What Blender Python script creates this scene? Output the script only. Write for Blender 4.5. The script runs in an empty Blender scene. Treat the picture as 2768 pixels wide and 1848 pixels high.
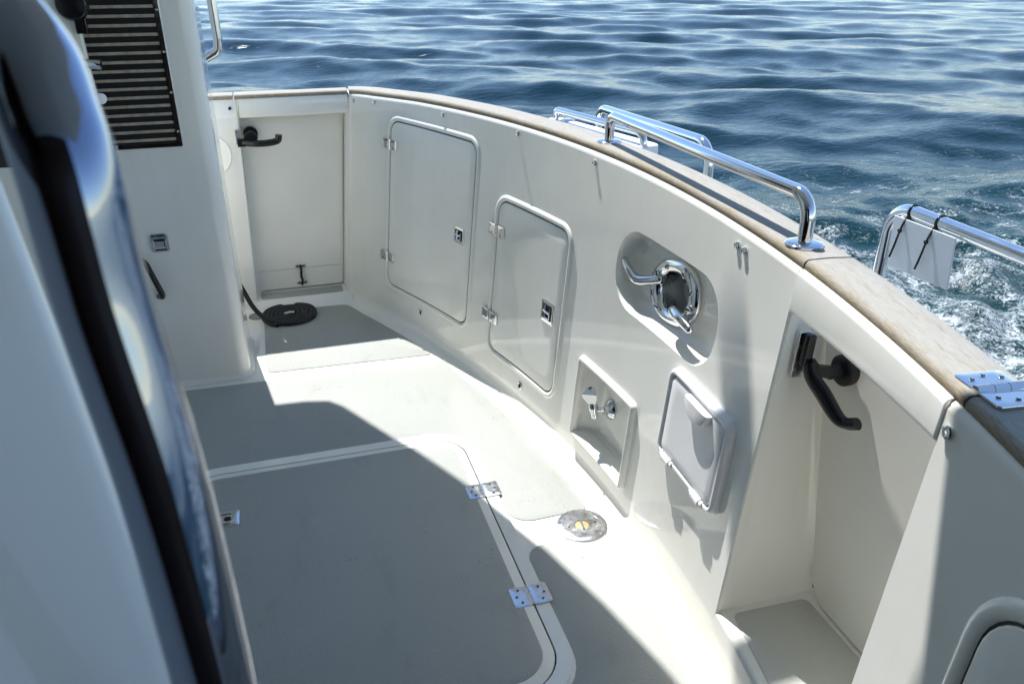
import bpy, math, random
import numpy as np
from mathutils import Vector, Matrix
R = math.radians
random.seed(7); rng = np.random.default_rng(11)
sc = bpy.context.scene
col = sc.collection

# ------------------------------------------------------------------ camera
# axes: +X aft, +Y to port, +Z up, origin on the cockpit floor under the camera
CAM = Vector((0, 0, 1.65)); PITCH = 0.4479; YAW = 0.2942; FPX = 2172.0
cph, sph = math.cos(YAW), math.sin(YAW)
def tob(v): return Vector((v[0]*cph+v[1]*sph, -v[0]*sph+v[1]*cph, v[2]))
FW = tob((0, math.cos(PITCH), -math.sin(PITCH))); UP = tob((0, math.sin(PITCH), math.cos(PITCH))); RT = tob((1, 0, 0))
cd = bpy.data.cameras.new('camera'); cam = bpy.data.objects.new('camera', cd); col.objects.link(cam)
m = Matrix((RT, UP, -FW)).transposed().to_4x4(); m.translation = CAM; cam.matrix_world = m
cd.sensor_width = 23.5; cd.lens = FPX/2768*23.5; cd.clip_start = 0.02; cd.clip_end = 20000
cd.dof.use_dof = True; cd.dof.focus_distance = 2.6; cd.dof.aperture_fstop = 7.0
sc.camera = cam

# ------------------------------------------------------------------ sky, sun, exposure
SUN = Vector((-0.075, 0.552, 1.0)).normalized()
w = bpy.data.worlds.new('World'); sc.world = w; w.use_nodes = True
nt = w.node_tree; bg = nt.nodes['Background']
sky = nt.nodes.new('ShaderNodeTexSky'); sky.sky_type = 'NISHITA'; sky.sun_disc = False
sky.sun_elevation = math.asin(SUN.z); sky.sun_rotation = math.atan2(SUN.x, SUN.y)
sky.air_density = 1.0; sky.dust_density = 0.0; sky.ozone_density = 2.5
nt.links.new(sky.outputs[0], bg.inputs[0]); bg.inputs[1].default_value = 0.122
sl = bpy.data.lights.new('sun', 'SUN'); sl.energy = 3.9; sl.angle = R(0.55); sl.color = (1, 0.98, 0.95)
so = bpy.data.objects.new('sun', sl); col.objects.link(so)
so.rotation_euler = SUN.to_track_quat('Z', 'Y').to_euler()
sc.view_settings.view_transform = 'Standard'; sc.view_settings.look = 'None'
sc.view_settings.exposure = 0.95; sc.view_settings.gamma = 1.0
sc.render.engine = 'CYCLES'; sc.cycles.use_denoising = True
sc.cycles.max_bounces = 10; sc.cycles.diffuse_bounces = 6; sc.cycles.glossy_bounces = 5
sc.cycles.sample_clamp_indirect = 8

# ------------------------------------------------------------------ materials
def nmat(name):
    mt = bpy.data.materials.new(name); mt.use_nodes = True
    return mt, mt.node_tree, mt.node_tree.nodes['Principled BSDF']
def link(t, a, b): t.links.new(a, b)
def node(t, typ, **kw):
    n = t.nodes.new(typ)
    for k_, v in kw.items():
        if k_.startswith('i_'):
            key = k_[2:]; n.inputs[int(key) if key.isdigit() else key.replace('_', ' ')].default_value = v
        else: setattr(n, k_, v)
    return n
def objco(t, scale=(1, 1, 1)):
    c = node(t, 'ShaderNodeNewGeometry'); mp = node(t, 'ShaderNodeMapping'); mp.inputs['Scale'].default_value = scale
    link(t, c.outputs['Position'], mp.inputs['Vector']); return mp.outputs[0]
def ramp(t, fac, stops):
    r = node(t, 'ShaderNodeValToRGB'); e = r.color_ramp.elements
    while len(e) < len(stops): e.new(0.5)
    for q, (p_, c_) in zip(e, stops): q.position = p_; q.color = (*c_, 1) if len(c_) == 3 else c_
    link(t, fac, r.inputs[0]); return r.outputs[0]
def simple(name, base, rough, metal=0.0, spec=0.5, vary=0.0, vscale=6, bump=0.0, bscale=40, coat=0.0, rvary=0.0):
    mt, t, b = nmat(name)
    b.inputs['Base Color'].default_value = (*base, 1); b.inputs['Roughness'].default_value = rough
    b.inputs['Metallic'].default_value = metal; b.inputs['Specular IOR Level'].default_value = spec
    b.inputs['Coat Weight'].default_value = coat; b.inputs['Coat Roughness'].default_value = 0.06
    if vary or rvary:
        n = node(t, 'ShaderNodeTexNoise'); n.inputs['Scale'].default_value = vscale; n.inputs['Detail'].default_value = 6
        link(t, objco(t), n.inputs['Vector'])
        if vary:
            lo = tuple(max(0, c*(1-vary)) for c in base); hi = tuple(min(1, c*(1+vary*0.6)) for c in base)
            link(t, ramp(t, n.outputs[0], [(0.3, lo), (0.7, hi)]), b.inputs['Base Color'])
        if rvary:
            mr = node(t, 'ShaderNodeMapRange'); mr.inputs[1].default_value = .3; mr.inputs[2].default_value = .7
            mr.inputs[3].default_value = max(0.01, rough-rvary); mr.inputs[4].default_value = rough+rvary
            link(t, n.outputs[0], mr.inputs[0]); link(t, mr.outputs[0], b.inputs['Roughness'])
    if bump:
        n2 = node(t, 'ShaderNodeTexNoise'); n2.inputs['Scale'].default_value = bscale; n2.inputs['Detail'].default_value = 3
        link(t, objco(t), n2.inputs['Vector'])
        bp = node(t, 'ShaderNodeBump'); bp.inputs['Strength'].default_value = bump; bp.inputs['Distance'].default_value = 0.002
        link(t, n2.outputs[0], bp.inputs['Height']); link(t, bp.outputs[0], b.inputs['Normal'])
    return mt

M = {}
def gel_mat(name, base, rough):
    mt, t, b = nmat(name)
    n = node(t, 'ShaderNodeTexNoise'); n.inputs['Scale'].default_value = 2.5; n.inputs['Detail'].default_value = 7; link(t, objco(t), n.inputs['Vector'])
    r_ = node(t, 'ShaderNodeTexNoise'); r_.inputs['Scale'].default_value = 1.0; r_.inputs['Detail'].default_value = 5; link(t, objco(t, (26, 26, 1.1)), r_.inputs['Vector'])
    c0 = tuple(c*f for c, f in zip(base, (.955, .95, .915))); c1 = tuple(min(1, c*1.02) for c in base)
    a = ramp(t, n.outputs[0], [(.28, c0), (.62, c1)])
    k_ = ramp(t, r_.outputs[0], [(.30, (.90, .895, .87)), (.46, (1, 1, 1))])
    mx = node(t, 'ShaderNodeMix', data_type='RGBA', blend_type='MULTIPLY'); mx.inputs[0].default_value = .22; link(t, a, mx.inputs[6]); link(t, k_, mx.inputs[7]); link(t, mx.outputs[2], b.inputs['Base Color'])
    mr = node(t, 'ShaderNodeMapRange'); mr.inputs[1].default_value = .3; mr.inputs[2].default_value = .7; mr.inputs[3].default_value = rough*.9; mr.inputs[4].default_value = rough*1.2; link(t, r_.outputs[0], mr.inputs[0]); link(t, mr.outputs[0], b.inputs['Roughness'])
    b.inputs['Specular IOR Level'].default_value = .5
    w_ = node(t, 'ShaderNodeTexNoise'); w_.inputs['Scale'].default_value = 5; w_.inputs['Detail'].default_value = 2; link(t, objco(t), w_.inputs['Vector'])
    bp = node(t, 'ShaderNodeBump'); bp.inputs['Strength'].default_value = .12; bp.inputs['Distance'].default_value = .004; link(t, w_.outputs[0], bp.inputs['Height']); link(t, bp.outputs[0], b.inputs['Normal'])
    return mt
M['gel'] = gel_mat('gelcoat_white', (0.91, 0.90, 0.845), 0.07)
M['darkwood'] = simple('dark_blocker_wood', (0.035, 0.015, 0.009), 0.3, vary=.4, vscale=5)  # only for the dark panels added behind the camera
M['gelshade'] = simple('gelcoat_inner', (0.94, 0.92, 0.84), 0.24, vary=0.04, vscale=4, bump=0.05, bscale=12)
M['plastic'] = simple('white_plastic', (0.86, 0.86, 0.87), 0.22, vary=0.02, vscale=8)
M['board'] = simple('white_board', (0.80, 0.80, 0.80), 0.35, vary=0.03)
M['sign'] = simple('sign_plate_paint', (0.72, 0.77, 0.83), 0.4, vary=0.03)
M['chrome'] = simple('polished_stainless', (0.72, 0.72, 0.73), 0.07, metal=1.0, rvary=0.03, vscale=25)
M['chrome2'] = simple('brushed_stainless', (0.62, 0.62, 0.62), 0.24, metal=1.0, vary=0.05, vscale=60, rvary=0.06)
M['fg_dark_reflection'] = simple('stainless_reflection_tint', (0.27, 0.31, 0.40), 0.03, metal=1.0, bump=0.04, bscale=22)  # navy tint puts the tube's dark blue reflections into the base colour
M['pipe'] = simple('dull_pipe_bore', (0.55, 0.55, 0.57), 0.10, metal=1.0, bump=1.0, bscale=55)
M['black'] = simple('black_plastic', (0.010, 0.010, 0.011), 0.22, vary=0.2, vscale=30)
M['rubber'] = simple('black_rubber', (0.012, 0.012, 0.013), 0.55, vary=0.3, vscale=60, bump=.2, bscale=300)
M['dark'] = simple('dark_slot', (0.006, 0.006, 0.006), 0.7, vary=.2)
M['slat'] = simple('bleached_teak_slat', (0.43, 0.365, 0.275), 0.55, vary=0.3, vscale=40)
M['grey'] = simple('grey_drain', (0.25, 0.26, 0.26), 0.5, vary=.2, vscale=50)
M['glass'] = simple('tinted_glass', (0.01, 0.012, 0.014), 0.05, spec=0.6)
M['tan'] = simple('brass_tan', (0.55, 0.42, 0.22), 0.35, metal=.6)
M['whip'] = simple('rope_whipping', (0.75, 0.72, 0.66), 0.7)
def rope_mat():
    mt, t, b = nmat('black_braided_rope')
    b.inputs['Base Color'].default_value = (0.010, 0.010, 0.011, 1); b.inputs['Roughness'].default_value = 0.75
    v = node(t, 'ShaderNodeTexVoronoi'); v.inputs['Scale'].default_value = 260; link(t, objco(t), v.inputs['Vector'])
    bp = node(t, 'ShaderNodeBump'); bp.inputs['Strength'].default_value = .8; bp.inputs['Distance'].default_value = .002
    link(t, v.outputs[0], bp.inputs['Height']); link(t, bp.outputs[0], b.inputs['Normal'])
    link(t, ramp(t, v.outputs[0], [(0, (.008, .008, .009)), (1, (.05, .05, .052))]), b.inputs['Base Color'])
    return mt
M['rope'] = rope_mat()
def nonskid_mat():
    mt, t, b = nmat('nonskid_gelcoat')
    b.inputs['Roughness'].default_value = 0.62; b.inputs['Specular IOR Level'].default_value = 0.25
    P = objco(t)
    n = node(t, 'ShaderNodeTexNoise'); n.inputs['Scale'].default_value = 2.2; n.inputs['Detail'].default_value = 8; link(t, P, n.inputs['Vector'])
    base = ramp(t, n.outputs[0], [(0.25, (0.392, 0.408, 0.382)), (0.75, (0.422, 0.432, 0.408))])
    # sparse specks of dirt: fine noise gated by a broad one
    d1 = node(t, 'ShaderNodeTexNoise'); d1.inputs['Scale'].default_value = 170; d1.inputs['Detail'].default_value = 2; link(t, P, d1.inputs['Vector'])
    d2 = node(t, 'ShaderNodeTexNoise'); d2.inputs['Scale'].default_value = 7.0; d2.inputs['Detail'].default_value = 2; link(t, P, d2.inputs['Vector'])
    a = ramp(t, d1.outputs[0], [(0.63, (0, 0, 0)), (0.70, (1, 1, 1))]); c = ramp(t, d2.outputs[0], [(0.60, (0, 0, 0)), (0.70, (1, 1, 1))])
    mu = node(t, 'ShaderNodeMath', operation='MULTIPLY'); link(t, a, mu.inputs[0]); link(t, c, mu.inputs[1])
    mx = node(t, 'ShaderNodeMix', data_type='RGBA'); link(t, mu.outputs[0], mx.inputs[0]); link(t, base, mx.inputs[6]); mx.inputs[7].default_value = (0.17, 0.165, 0.145, 1)
    sf = node(t, 'ShaderNodeTexNoise'); sf.inputs['Scale'].default_value = 1.0; sf.inputs['Detail'].default_value = 9; sf.inputs['Roughness'].default_value = .7; link(t, objco(t, (9, 4, 1)), sf.inputs['Vector'])
    k_ = ramp(t, sf.outputs[0], [(.30, (.90, .895, .88)), (.45, (1, 1, 1)), (.60, (1, 1, 1)), (.72, (1.06, 1.06, 1.06))])
    mu2 = node(t, 'ShaderNodeMix', data_type='RGBA', blend_type='MULTIPLY'); mu2.inputs[0].default_value = 1; link(t, mx.outputs[2], mu2.inputs[6]); link(t, k_, mu2.inputs[7])
    link(t, mu2.outputs[2], b.inputs['Base Color'])
    v = node(t, 'ShaderNodeTexVoronoi'); v.inputs['Scale'].default_value = 175; v.inputs['Randomness'].default_value = .3; link(t, P, v.inputs['Vector'])
    bp = node(t, 'ShaderNodeBump'); bp.inputs['Strength'].default_value = .7; bp.inputs['Distance'].default_value = .0021
    link(t, v.outputs[0], bp.inputs['Height']); link(t, bp.outputs[0], b.inputs['Normal'])
    return mt
M['nonskid'] = nonskid_mat()
def teak_mat():
    mt, t, b = nmat('weathered_teak')
    uv = node(t, 'ShaderNodeUVMap')
    mp = node(t, 'ShaderNodeMapping'); mp.inputs['Scale'].default_value = (45, 620, 1); link(t, uv.outputs[0], mp.inputs[0])
    n = node(t, 'ShaderNodeTexNoise'); n.inputs['Scale'].default_value = 1; n.inputs['Detail'].default_value = 8; n.inputs['Distortion'].default_value = .6; link(t, mp.outputs[0], n.inputs['Vector'])
    mp2 = node(t, 'ShaderNodeMapping'); mp2.inputs['Scale'].default_value = (11, 60, 1); link(t, uv.outputs[0], mp2.inputs[0])
    n2 = node(t, 'ShaderNodeTexNoise'); n2.inputs['Scale'].default_value = 1; n2.inputs['Detail'].default_value = 6; link(t, mp2.outputs[0], n2.inputs['Vector'])
    grain = ramp(t, n.outputs[0], [(0.28, (0.15, 0.13, 0.105)), (0.48, (0.305, 0.29, 0.255)), (0.72, (0.415, 0.40, 0.365))])
    tone = ramp(t, n2.outputs[0], [(0.30, (0.30, 0.245, 0.17)), (0.45, (0.36, 0.345, 0.305)), (0.75, (0.40, 0.39, 0.365))])
    mx = node(t, 'ShaderNodeMix', data_type='RGBA'); mx.inputs[0].default_value = .55; link(t, grain, mx.inputs[6]); link(t, tone, mx.inputs[7])
    sx_ = node(t, 'ShaderNodeSeparateXYZ'); link(t, uv.outputs[0], sx_.inputs[0])
    n4 = node(t, 'ShaderNodeTexNoise'); n4.inputs['Scale'].default_value = 9; n4.inputs['Detail'].default_value = 5; link(t, uv.outputs[0], n4.inputs['Vector'])
    vv = node(t, 'ShaderNodeMath', operation='MULTIPLY_ADD'); link(t, n4.outputs[0], vv.inputs[0]); vv.inputs[1].default_value = .05; link(t, sx_.outputs[1], vv.inputs[2])
    nose = ramp(t, vv.outputs[0], [(0.034, (.85, .85, .85)), (0.068, (0, 0, 0))])     # the rounded edge has kept its brown oil
    mxn = node(t, 'ShaderNodeMix', data_type='RGBA'); link(t, nose, mxn.inputs[0]); link(t, mx.outputs[2], mxn.inputs[6])
    br = ramp(t, n.outputs[0], [(0.3, (0.15, 0.11, 0.06)), (0.6, (0.35, 0.265, 0.15)), (0.8, (0.42, 0.35, 0.24))]); link(t, br, mxn.inputs[7])
    link(t, mxn.outputs[2], b.inputs['Base Color']); b.inputs['Roughness'].default_value = .75; b.inputs['Specular IOR Level'].default_value = .25
    bp = node(t, 'ShaderNodeBump'); bp.inputs['Strength'].default_value = .6; bp.inputs['Distance'].default_value = .0015
    link(t, n.outputs[0], bp.inputs['Height']); link(t, bp.outputs[0], b.inputs['Normal'])
    return mt
M['teak'] = teak_mat()
M['pad'] = simple('pale_moulded_tread', (0.60, 0.60, 0.55), 0.5, vary=.05, vscale=9, bump=.5, bscale=220)
def sea_mat():
    mt, t, b = nmat('sea_water')
    P = objco(t)
    at = node(t, 'ShaderNodeAttribute', attribute_name='foam')
    n = node(t, 'ShaderNodeTexNoise'); n.inputs['Scale'].default_value = 2.3; n.inputs['Detail'].default_value = 9; n.inputs['Roughness'].default_value = .68; n.inputs['Distortion'].default_value = 1.2; link(t, P, n.inputs['Vector'])
    n3 = node(t, 'ShaderNodeTexNoise'); n3.inputs['Scale'].default_value = 22; n3.inputs['Detail'].default_value = 8; n3.inputs['Distortion'].default_value = 2.0; link(t, P, n3.inputs['Vector'])
    av = node(t, 'ShaderNodeMath', operation='MULTIPLY_ADD'); link(t, n3.outputs[0], av.inputs[0]); av.inputs[1].default_value = .45; 
    sc_ = node(t, 'ShaderNodeMath', operation='MULTIPLY'); link(t, n.outputs[0], sc_.inputs[0]); sc_.inputs[1].default_value = .55; link(t, sc_.outputs[0], av.inputs[2])
    ad = node(t, 'ShaderNodeMath', operation='MULTIPLY_ADD'); link(t, at.outputs['Fac'], ad.inputs[0]); ad.inputs[1].default_value = .22; link(t, av.outputs[0], ad.inputs[2])
    f = ramp(t, ad.outputs[0], [(0.60, (0, 0, 0)), (0.65, (.14, .14, .14)), (0.70, (.5, .5, .5)), (0.78, (1, 1, 1))])
    gate = node(t, 'ShaderNodeMath', operation='GREATER_THAN'); link(t, at.outputs['Fac'], gate.inputs[0]); gate.inputs[1].default_value = .02
    fm = node(t, 'ShaderNodeMath', operation='MULTIPLY'); link(t, f, fm.inputs[0]); link(t, gate.outputs[0], fm.inputs[1])
    # aerated water under the wake is greener and paler than open water
    deep = node(t, 'ShaderNodeMix', data_type='RGBA'); link(t, at.outputs['Fac'], deep.inputs[0]); deep.inputs[6].default_value = (0.002, 0.017, 0.026, 1); deep.inputs[7].default_value = (0.006, 0.036, 0.036, 1)
    mx = node(t, 'ShaderNodeMix', data_type='RGBA'); link(t, fm.outputs[0], mx.inputs[0]); link(t, deep.outputs[2], mx.inputs[6]); mx.inputs[7].default_value = (0.62, 0.67, 0.68, 1)
    link(t, mx.outputs[2], b.inputs['Base Color'])
    rr = node(t, 'ShaderNodeMapRange'); link(t, fm.outputs[0], rr.inputs[0]); rr.inputs[3].default_value = .10; rr.inputs[4].default_value = .7; ra = node(t, 'ShaderNodeMath', operation='MULTIPLY_ADD'); link(t, at.outputs['Fac'], ra.inputs[0]); ra.inputs[1].default_value = .16; link(t, rr.outputs[0], ra.inputs[2]); link(t, ra.outputs[0], b.inputs['Roughness'])
    b.inputs['IOR'].default_value = 1.333; b.inputs['Specular IOR Level'].default_value = .19
    # ripples: faint on the open water, strong in the wake
    r1 = node(t, 'ShaderNodeTexNoise'); r1.inputs['Scale'].default_value = 5.5; r1.inputs['Detail'].default_value = 4; r1.inputs['Distortion'].default_value = .8
    link(t, objco(t, (1.0, 1.5, 1.0)), r1.inputs['Vector'])
    st = node(t, 'ShaderNodeMapRange'); link(t, at.outputs['Fac'], st.inputs[0]); st.inputs[3].default_value = .035; st.inputs[4].default_value = .42
    bp = node(t, 'ShaderNodeBump'); bp.inputs['Distance'].default_value = .06; link(t, st.outputs[0], bp.inputs['Strength'])
    link(t, r1.outputs[0], bp.inputs['Height'])
    r2 = node(t, 'ShaderNodeTexNoise'); r2.inputs['Scale'].default_value = 1.0; r2.inputs['Detail'].default_value = 5; r2.inputs['Distortion'].default_value = 1.5
    link(t, objco(t, (3.0, 7.5, 3.0)), r2.inputs['Vector'])
    bp3 = node(t, 'ShaderNodeBump'); bp3.inputs['Distance'].default_value = .035; bp3.inputs['Strength'].default_value = .38; link(t, r2.outputs[0], bp3.inputs['Height']); link(t, bp.outputs[0], bp3.inputs['Normal'])
    bp2 = node(t, 'ShaderNodeBump'); bp2.inputs['Distance'].default_value = .03; bp2.inputs['Strength'].default_value = .3
    link(t, fm.outputs[0], bp2.inputs['Height']); link(t, bp3.outputs[0], bp2.inputs['Normal'])
    link(t, bp2.outputs[0], b.inputs['Normal'])
    return mt
M['sea'] = sea_mat()

# ------------------------------------------------------------------ mesh helpers
class MB:
    def __init__(s): s.v = []; s.f = []; s.uv = {}
    def pt(s, p): s.v.append(tuple(p)); return len(s.v)-1
    def rows(s, rows, close_u=False, close_v=False, cap0=False, cap1=False, uvs=None):
        """skin a list of rows of points"""
        n = len(rows[0]); base = len(s.v)
        assert all(len(r) == n for r in rows)
        for r in rows: s.v.extend(tuple(p) for p in r)
        nr = len(rows)
        for i in range(nr if close_v else nr-1):
            for j in range(n if close_u else n-1):
                a = base+i*n+j; b = base+i*n+(j+1) % n; c = base+((i+1) % nr)*n+(j+1) % n; d = base+((i+1) % nr)*n+j
                s.f.append((a, b, c, d))
                if uvs: s.uv[len(s.f)-1] = [uvs(i, j), uvs(i, j+1), uvs(i+1, j+1), uvs(i+1, j)]
        if cap0: s.f.append(tuple(base+j for j in range(n))[::-1])
        if cap1: s.f.append(tuple(base+(nr-1)*n+j for j in range(n)))
    def box(s, c, e, rot=None):
        c = Vector(c); P = []
        for dx in (-1, 1):
            for dy in (-1, 1):
                for dz in (-1, 1):
                    o = Vector((dx*e[0]/2, dy*e[1]/2, dz*e[2]/2)); o = rot @ o if rot else o
                    P.append(tuple(c+o))
        b = len(s.v); s.v.extend(P)
        for q in ((0, 1, 3, 2), (4, 6, 7, 5), (0, 4, 5, 1), (2, 3, 7, 6), (0, 2, 6, 4), (1, 5, 7, 3)): s.f.append(tuple(b+i for i in q))
    def tube(s, path, r, n=16, caps=True, closed=False):
        path = [Vector(p) for p in path]; N = len(path)
        rad = r if callable(r) else (lambda i: r)
        up = None; rows = []
        for i, p in enumerate(path):
            if closed: t = path[(i+1) % N]-path[i-1]
            else: t = path[min(i+1, N-1)]-path[max(i-1, 0)]
            t.normalize()
            if up is None:
                up = Vector((0, 0, 1)) if abs(t.z) < .9 else Vector((1, 0, 0))
            up = (up-t*up.dot(t)).normalized(); sd = t.cross(up)
            ri = rad(i)
            rx, ry = ri if isinstance(ri, tuple) else (ri, ri)
            rows.append([p+up*math.cos(a)*rx+sd*math.sin(a)*ry for a in (2*math.pi*j/n for j in range(n))])
        s.rows(rows, close_u=True, close_v=closed, cap0=caps and not closed, cap1=caps and not closed)
    def revolve(s, prof, o, ax, n=24):
        """prof: list of (radius, height along ax)"""
        o = Vector(o); ax = Vector(ax).normalized(); u = ax.orthogonal().normalized(); v_ = ax.cross(u)
        rows = [[o+ax*h+(u*math.cos(2*math.pi*j/n)+v_*math.sin(2*math.pi*j/n))*max(rr, 1e-5) for j in range(n)] for rr, h in prof]
        s.rows(rows, close_u=True, cap0=prof[0][0] > 1e-4, cap1=prof[-1][0] > 1e-4)

def obj(name, mb, mat, parent=None, label=None, cat=None, group=None, kind=None, sharp=34, bevel=0.0, merge=True):
    me = bpy.data.meshes.new(name); me.from_pydata(mb.v, [], mb.f)
    if mb.uv:
        ul = me.uv_layers.new(name='UVMap')
        for p in me.polygons:
            q = mb.uv.get(p.index)
            if q:
                for li, c in zip(p.loop_indices, q): ul.data[li].uv = c
    import bmesh
    bm = bmesh.new(); bm.from_mesh(me)
    if merge and not mb.uv: bmesh.ops.remove_doubles(bm, verts=bm.verts, dist=1e-5)
    bmesh.ops.recalc_face_normals(bm, faces=bm.faces)
    bm.to_mesh(me); bm.free()
    me.materials.append(M[mat])
    if sharp:
        for p in me.polygons: p.use_smooth = True
        me.set_sharp_from_angle(angle=R(sharp))
    o = bpy.data.objects.new(name, me); col.objects.link(o)
    if bevel:
        bv = o.modifiers.new('bevel', 'BEVEL'); bv.width = bevel; bv.segments = 3; bv.limit_method = 'ANGLE'; bv.angle_limit = R(40)
    if parent: o.parent = parent
    tag(o, label, cat, group, kind)
    return o
def tag(o, label=None, cat=None, group=None, kind=None):
    if label: o['label'] = label
    if cat: o['category'] = cat
    if group: o['group'] = group
    if kind: o['kind'] = kind
def thing(name, label, cat, group=None, loc=(0, 0, 0)):
    e = bpy.data.objects.new(name, None); col.objects.link(e); e.empty_display_size = .05
    tag(e, label, cat, group); return e
def fillet(pts, r, seg=8):
    pts = [Vector(p) for p in pts]; out = [pts[0]]
    for a, b, c in zip(pts, pts[1:], pts[2:]):
        u = (a-b).normalized(); v = (c-b).normalized(); ang = u.angle(v); d = min(r/math.tan(ang/2), (a-b).length*.49, (c-b).length*.49)
        rr = d*math.tan(ang/2); p0 = b+u*d; p1 = b+v*d; cc = b+(u+v).normalized()*(rr/math.sin(ang/2))
        A = p0-cc; B = p1-cc; th = A.angle(B)
        for k_ in range(seg+1):
            f = k_/seg; out.append(cc+(A*math.sin((1-f)*th)+B*math.sin(f*th))/math.sin(th))
    out.append(pts[-1]); return out
def rrect(y0, y1, z0, z1, r, step=.022, seg=8, cnt=None):
    """rounded rectangle outline, counter-clockwise"""
    out = []
    cs = [(y1-r, z1-r, 0), (y0+r, z1-r, 90), (y0+r, z0+r, 180), (y1-r, z0+r, 270)]
    arcs = [[(cy+r*math.cos(R(a+90*k_/seg)), cz+r*math.sin(R(a+90*k_/seg))) for k_ in range(seg+1)] for cy, cz, a in cs]
    for i in range(4):
        out += arcs[i]; p = arcs[i][-1]; q = arcs[(i+1) % 4][0]
        n = cnt[i % 2] if cnt else int(math.hypot(q[0]-p[0], q[1]-p[1])/step)
        for k_ in range(1, n): out.append((p[0]+(q[0]-p[0])*k_/n, p[1]+(q[1]-p[1])*k_/n))
    return out
def rr_off(y0, y1, z0, z1, r, d, step=.022, seg=8):
    cnt = (max(1, int((y1-y0-2*r)/step)), max(1, int((z1-z0-2*r)/step)))
    return rrect(y0+d, y1-d, z0+d, z1-d, max(r-d, .0015), seg=seg, cnt=cnt)

# ------------------------------------------------------------------ curved transom surface
G0, G1, G2, KZ = 0.8873, -0.1766, -0.1185, 0.0888
YC = 3.90; YS = 4.05
def gX(y): u = y-2.5; return G0+G1*u+G2*u*u
def gD(y): return G1+2*G2*(y-2.5)
BA = Vector((gX(YC), YC)); BB = Vector((gX(YC)+gD(YC)*(YS-YC), YS)); BC = Vector((0.315, YS))
Y2 = -0.35                                   # mirror-side corner of the transom, out of frame
def plan(y):
    if y <= YC: return Vector((gX(y), y)), Vector((-1, gD(y))).normalized()
    t = (y-YC)/.2; p = BA*(1-t)**2+BB*2*t*(1-t)+BC*t*t; d = (BB-BA)*2*(1-t)+(BC-BB)*2*t; d.normalize()
    return p, Vector((-d.y, d.x))
def W(y, z, n=0.0):
    p, q = plan(y); return Vector((p.x+KZ*z+q.x*n, p.y+q.y*n, z))
def zc(y):
    if y > 3.6: return 1.0749+(1.052-1.0749)*min(1, (y-3.6)/.5)
    u = y-2.5; return 1.087+.0033*u-.013*u*u
class Fr:
    """local frame on the transom: a along +y, b up the wall, c inward"""
    def __init__(s, y, z, n=0.0):
        s.o = W(y, z, n); s.a = (W(y+.005, z, n)-W(y-.005, z, n)).normalized(); b = Vector((KZ, 0, 1)).normalized()
        s.c = s.a.cross(b).normalized()
        if s.c.x > 0: s.c = -s.c
        s.b = s.c.cross(s.a).normalized()
        if s.b.z < 0: s.b = -s.b
    def __call__(s, a, b, c=0): return s.o+s.a*a+s.b*b+s.c*c
class Plain:
    def __init__(s, o, a, b, c): s.o = Vector(o); s.a = Vector(a).normalized(); s.b = Vector(b).normalized(); s.c = Vector(c).normalized()
    def __call__(s, a, b, c=0): return s.o+s.a*a+s.b*b+s.c*c
def lin(a, b, n): return [a+(b-a)*i/n for i in range(n+1)]
def cell(mb, y0, y1, z0, z1):
    ys = lin(y0, y1, max(2, int((y1-y0)/.03)))
    zf0 = z0 if callable(z0) else (lambda y: z0); zf1 = z1 if callable(z1) else (lambda y: z1)
    mb.rows([[W(y, zf0(y)+(zf1(y)-zf0(y))*t) for y in ys] for t in (0, .5, 1)])
def holecell(mb, outline, rect):
    """wall between a hole outline and the rectangle that surrounds it"""
    y0, y1, z0, z1 = rect; cy = sum(p[0] for p in outline)/len(outline); cz = sum(p[1] for p in outline)/len(outline)
    angs = sorted(set([round(math.atan2(p[1]-cz, p[0]-cy), 5) for p in outline]+[round(math.atan2(z-cz, y-cy), 5) for y in (y0, y1) for z in (z0, z1)]))
    def ray_out(a):
        dx, dz = math.cos(a), math.sin(a); best = None
        for (ax, az), (bx, bz) in zip(outline, outline[1:]+outline[:1]):
            ex, ez = bx-ax, bz-az; den = dx*ez-dz*ex
            if abs(den) < 1e-12: continue
            t = ((ax-cy)*ez-(az-cz)*ex)/den; s_ = ((ax-cy)*dz-(az-cz)*dx)/den
            if t > 0 and -1e-6 <= s_ <= 1+1e-6: best = t if best is None else max(best, t)
        return best
    def ray_rect(a):
        dx, dz = math.cos(a), math.sin(a); ts = []
        if dx > 1e-9: ts.append((y1-cy)/dx)
        if dx < -1e-9: ts.append((y0-cy)/dx)
        if dz > 1e-9: ts.append((z1-cz)/dz)
        if dz < -1e-9: ts.append((z0-cz)/dz)
        return min(ts)
    A = [(a, ray_out(a), ray_rect(a)) for a in angs]
    rows = []
    for f in (0, .5, 1):
        rows.append([W(cy+math.cos(a)*(ro+(rr_-ro)*f), cz+math.sin(a)*(ro+(rr_-ro)*f)) for a, ro, rr_ in A])
    mb.rows(rows, close_u=True)
def loops(mb, seq, mapf, fill=None):
    """seq: list of (outline, n); fill: number of rings towards the centre of the last loop"""
    rows = [[mapf(y, z, n) for y, z in ol] for ol, n in seq]
    mb.rows(rows, close_u=True)
    if fill:
        ol, n = seq[-1]; cy = sum(p[0] for p in ol)/len(ol); cz = sum(p[1] for p in ol)/len(ol)
        mb.rows([[mapf(cy+(y-cy)*f, cz+(z-cz)*f, n) for y, z in ol] for f in [1-(i/fill)*.999 for i in range(fill+1)]], close_u=True)
def slab(mb, y0, y1, z0, z1, r, n0, n1, mapf=W, bev=.004, fill=5, step=.022):
    a = (y0, y1, z0, z1, r)
    loops(mb, [(rr_off(*a, 0, step=step), n0), (rr_off(*a, 0, step=step), n1-bev), (rr_off(*a, bev*.3, step=step), n1-bev*.3), (rr_off(*a, bev, step=step), n1)], mapf, fill)
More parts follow.
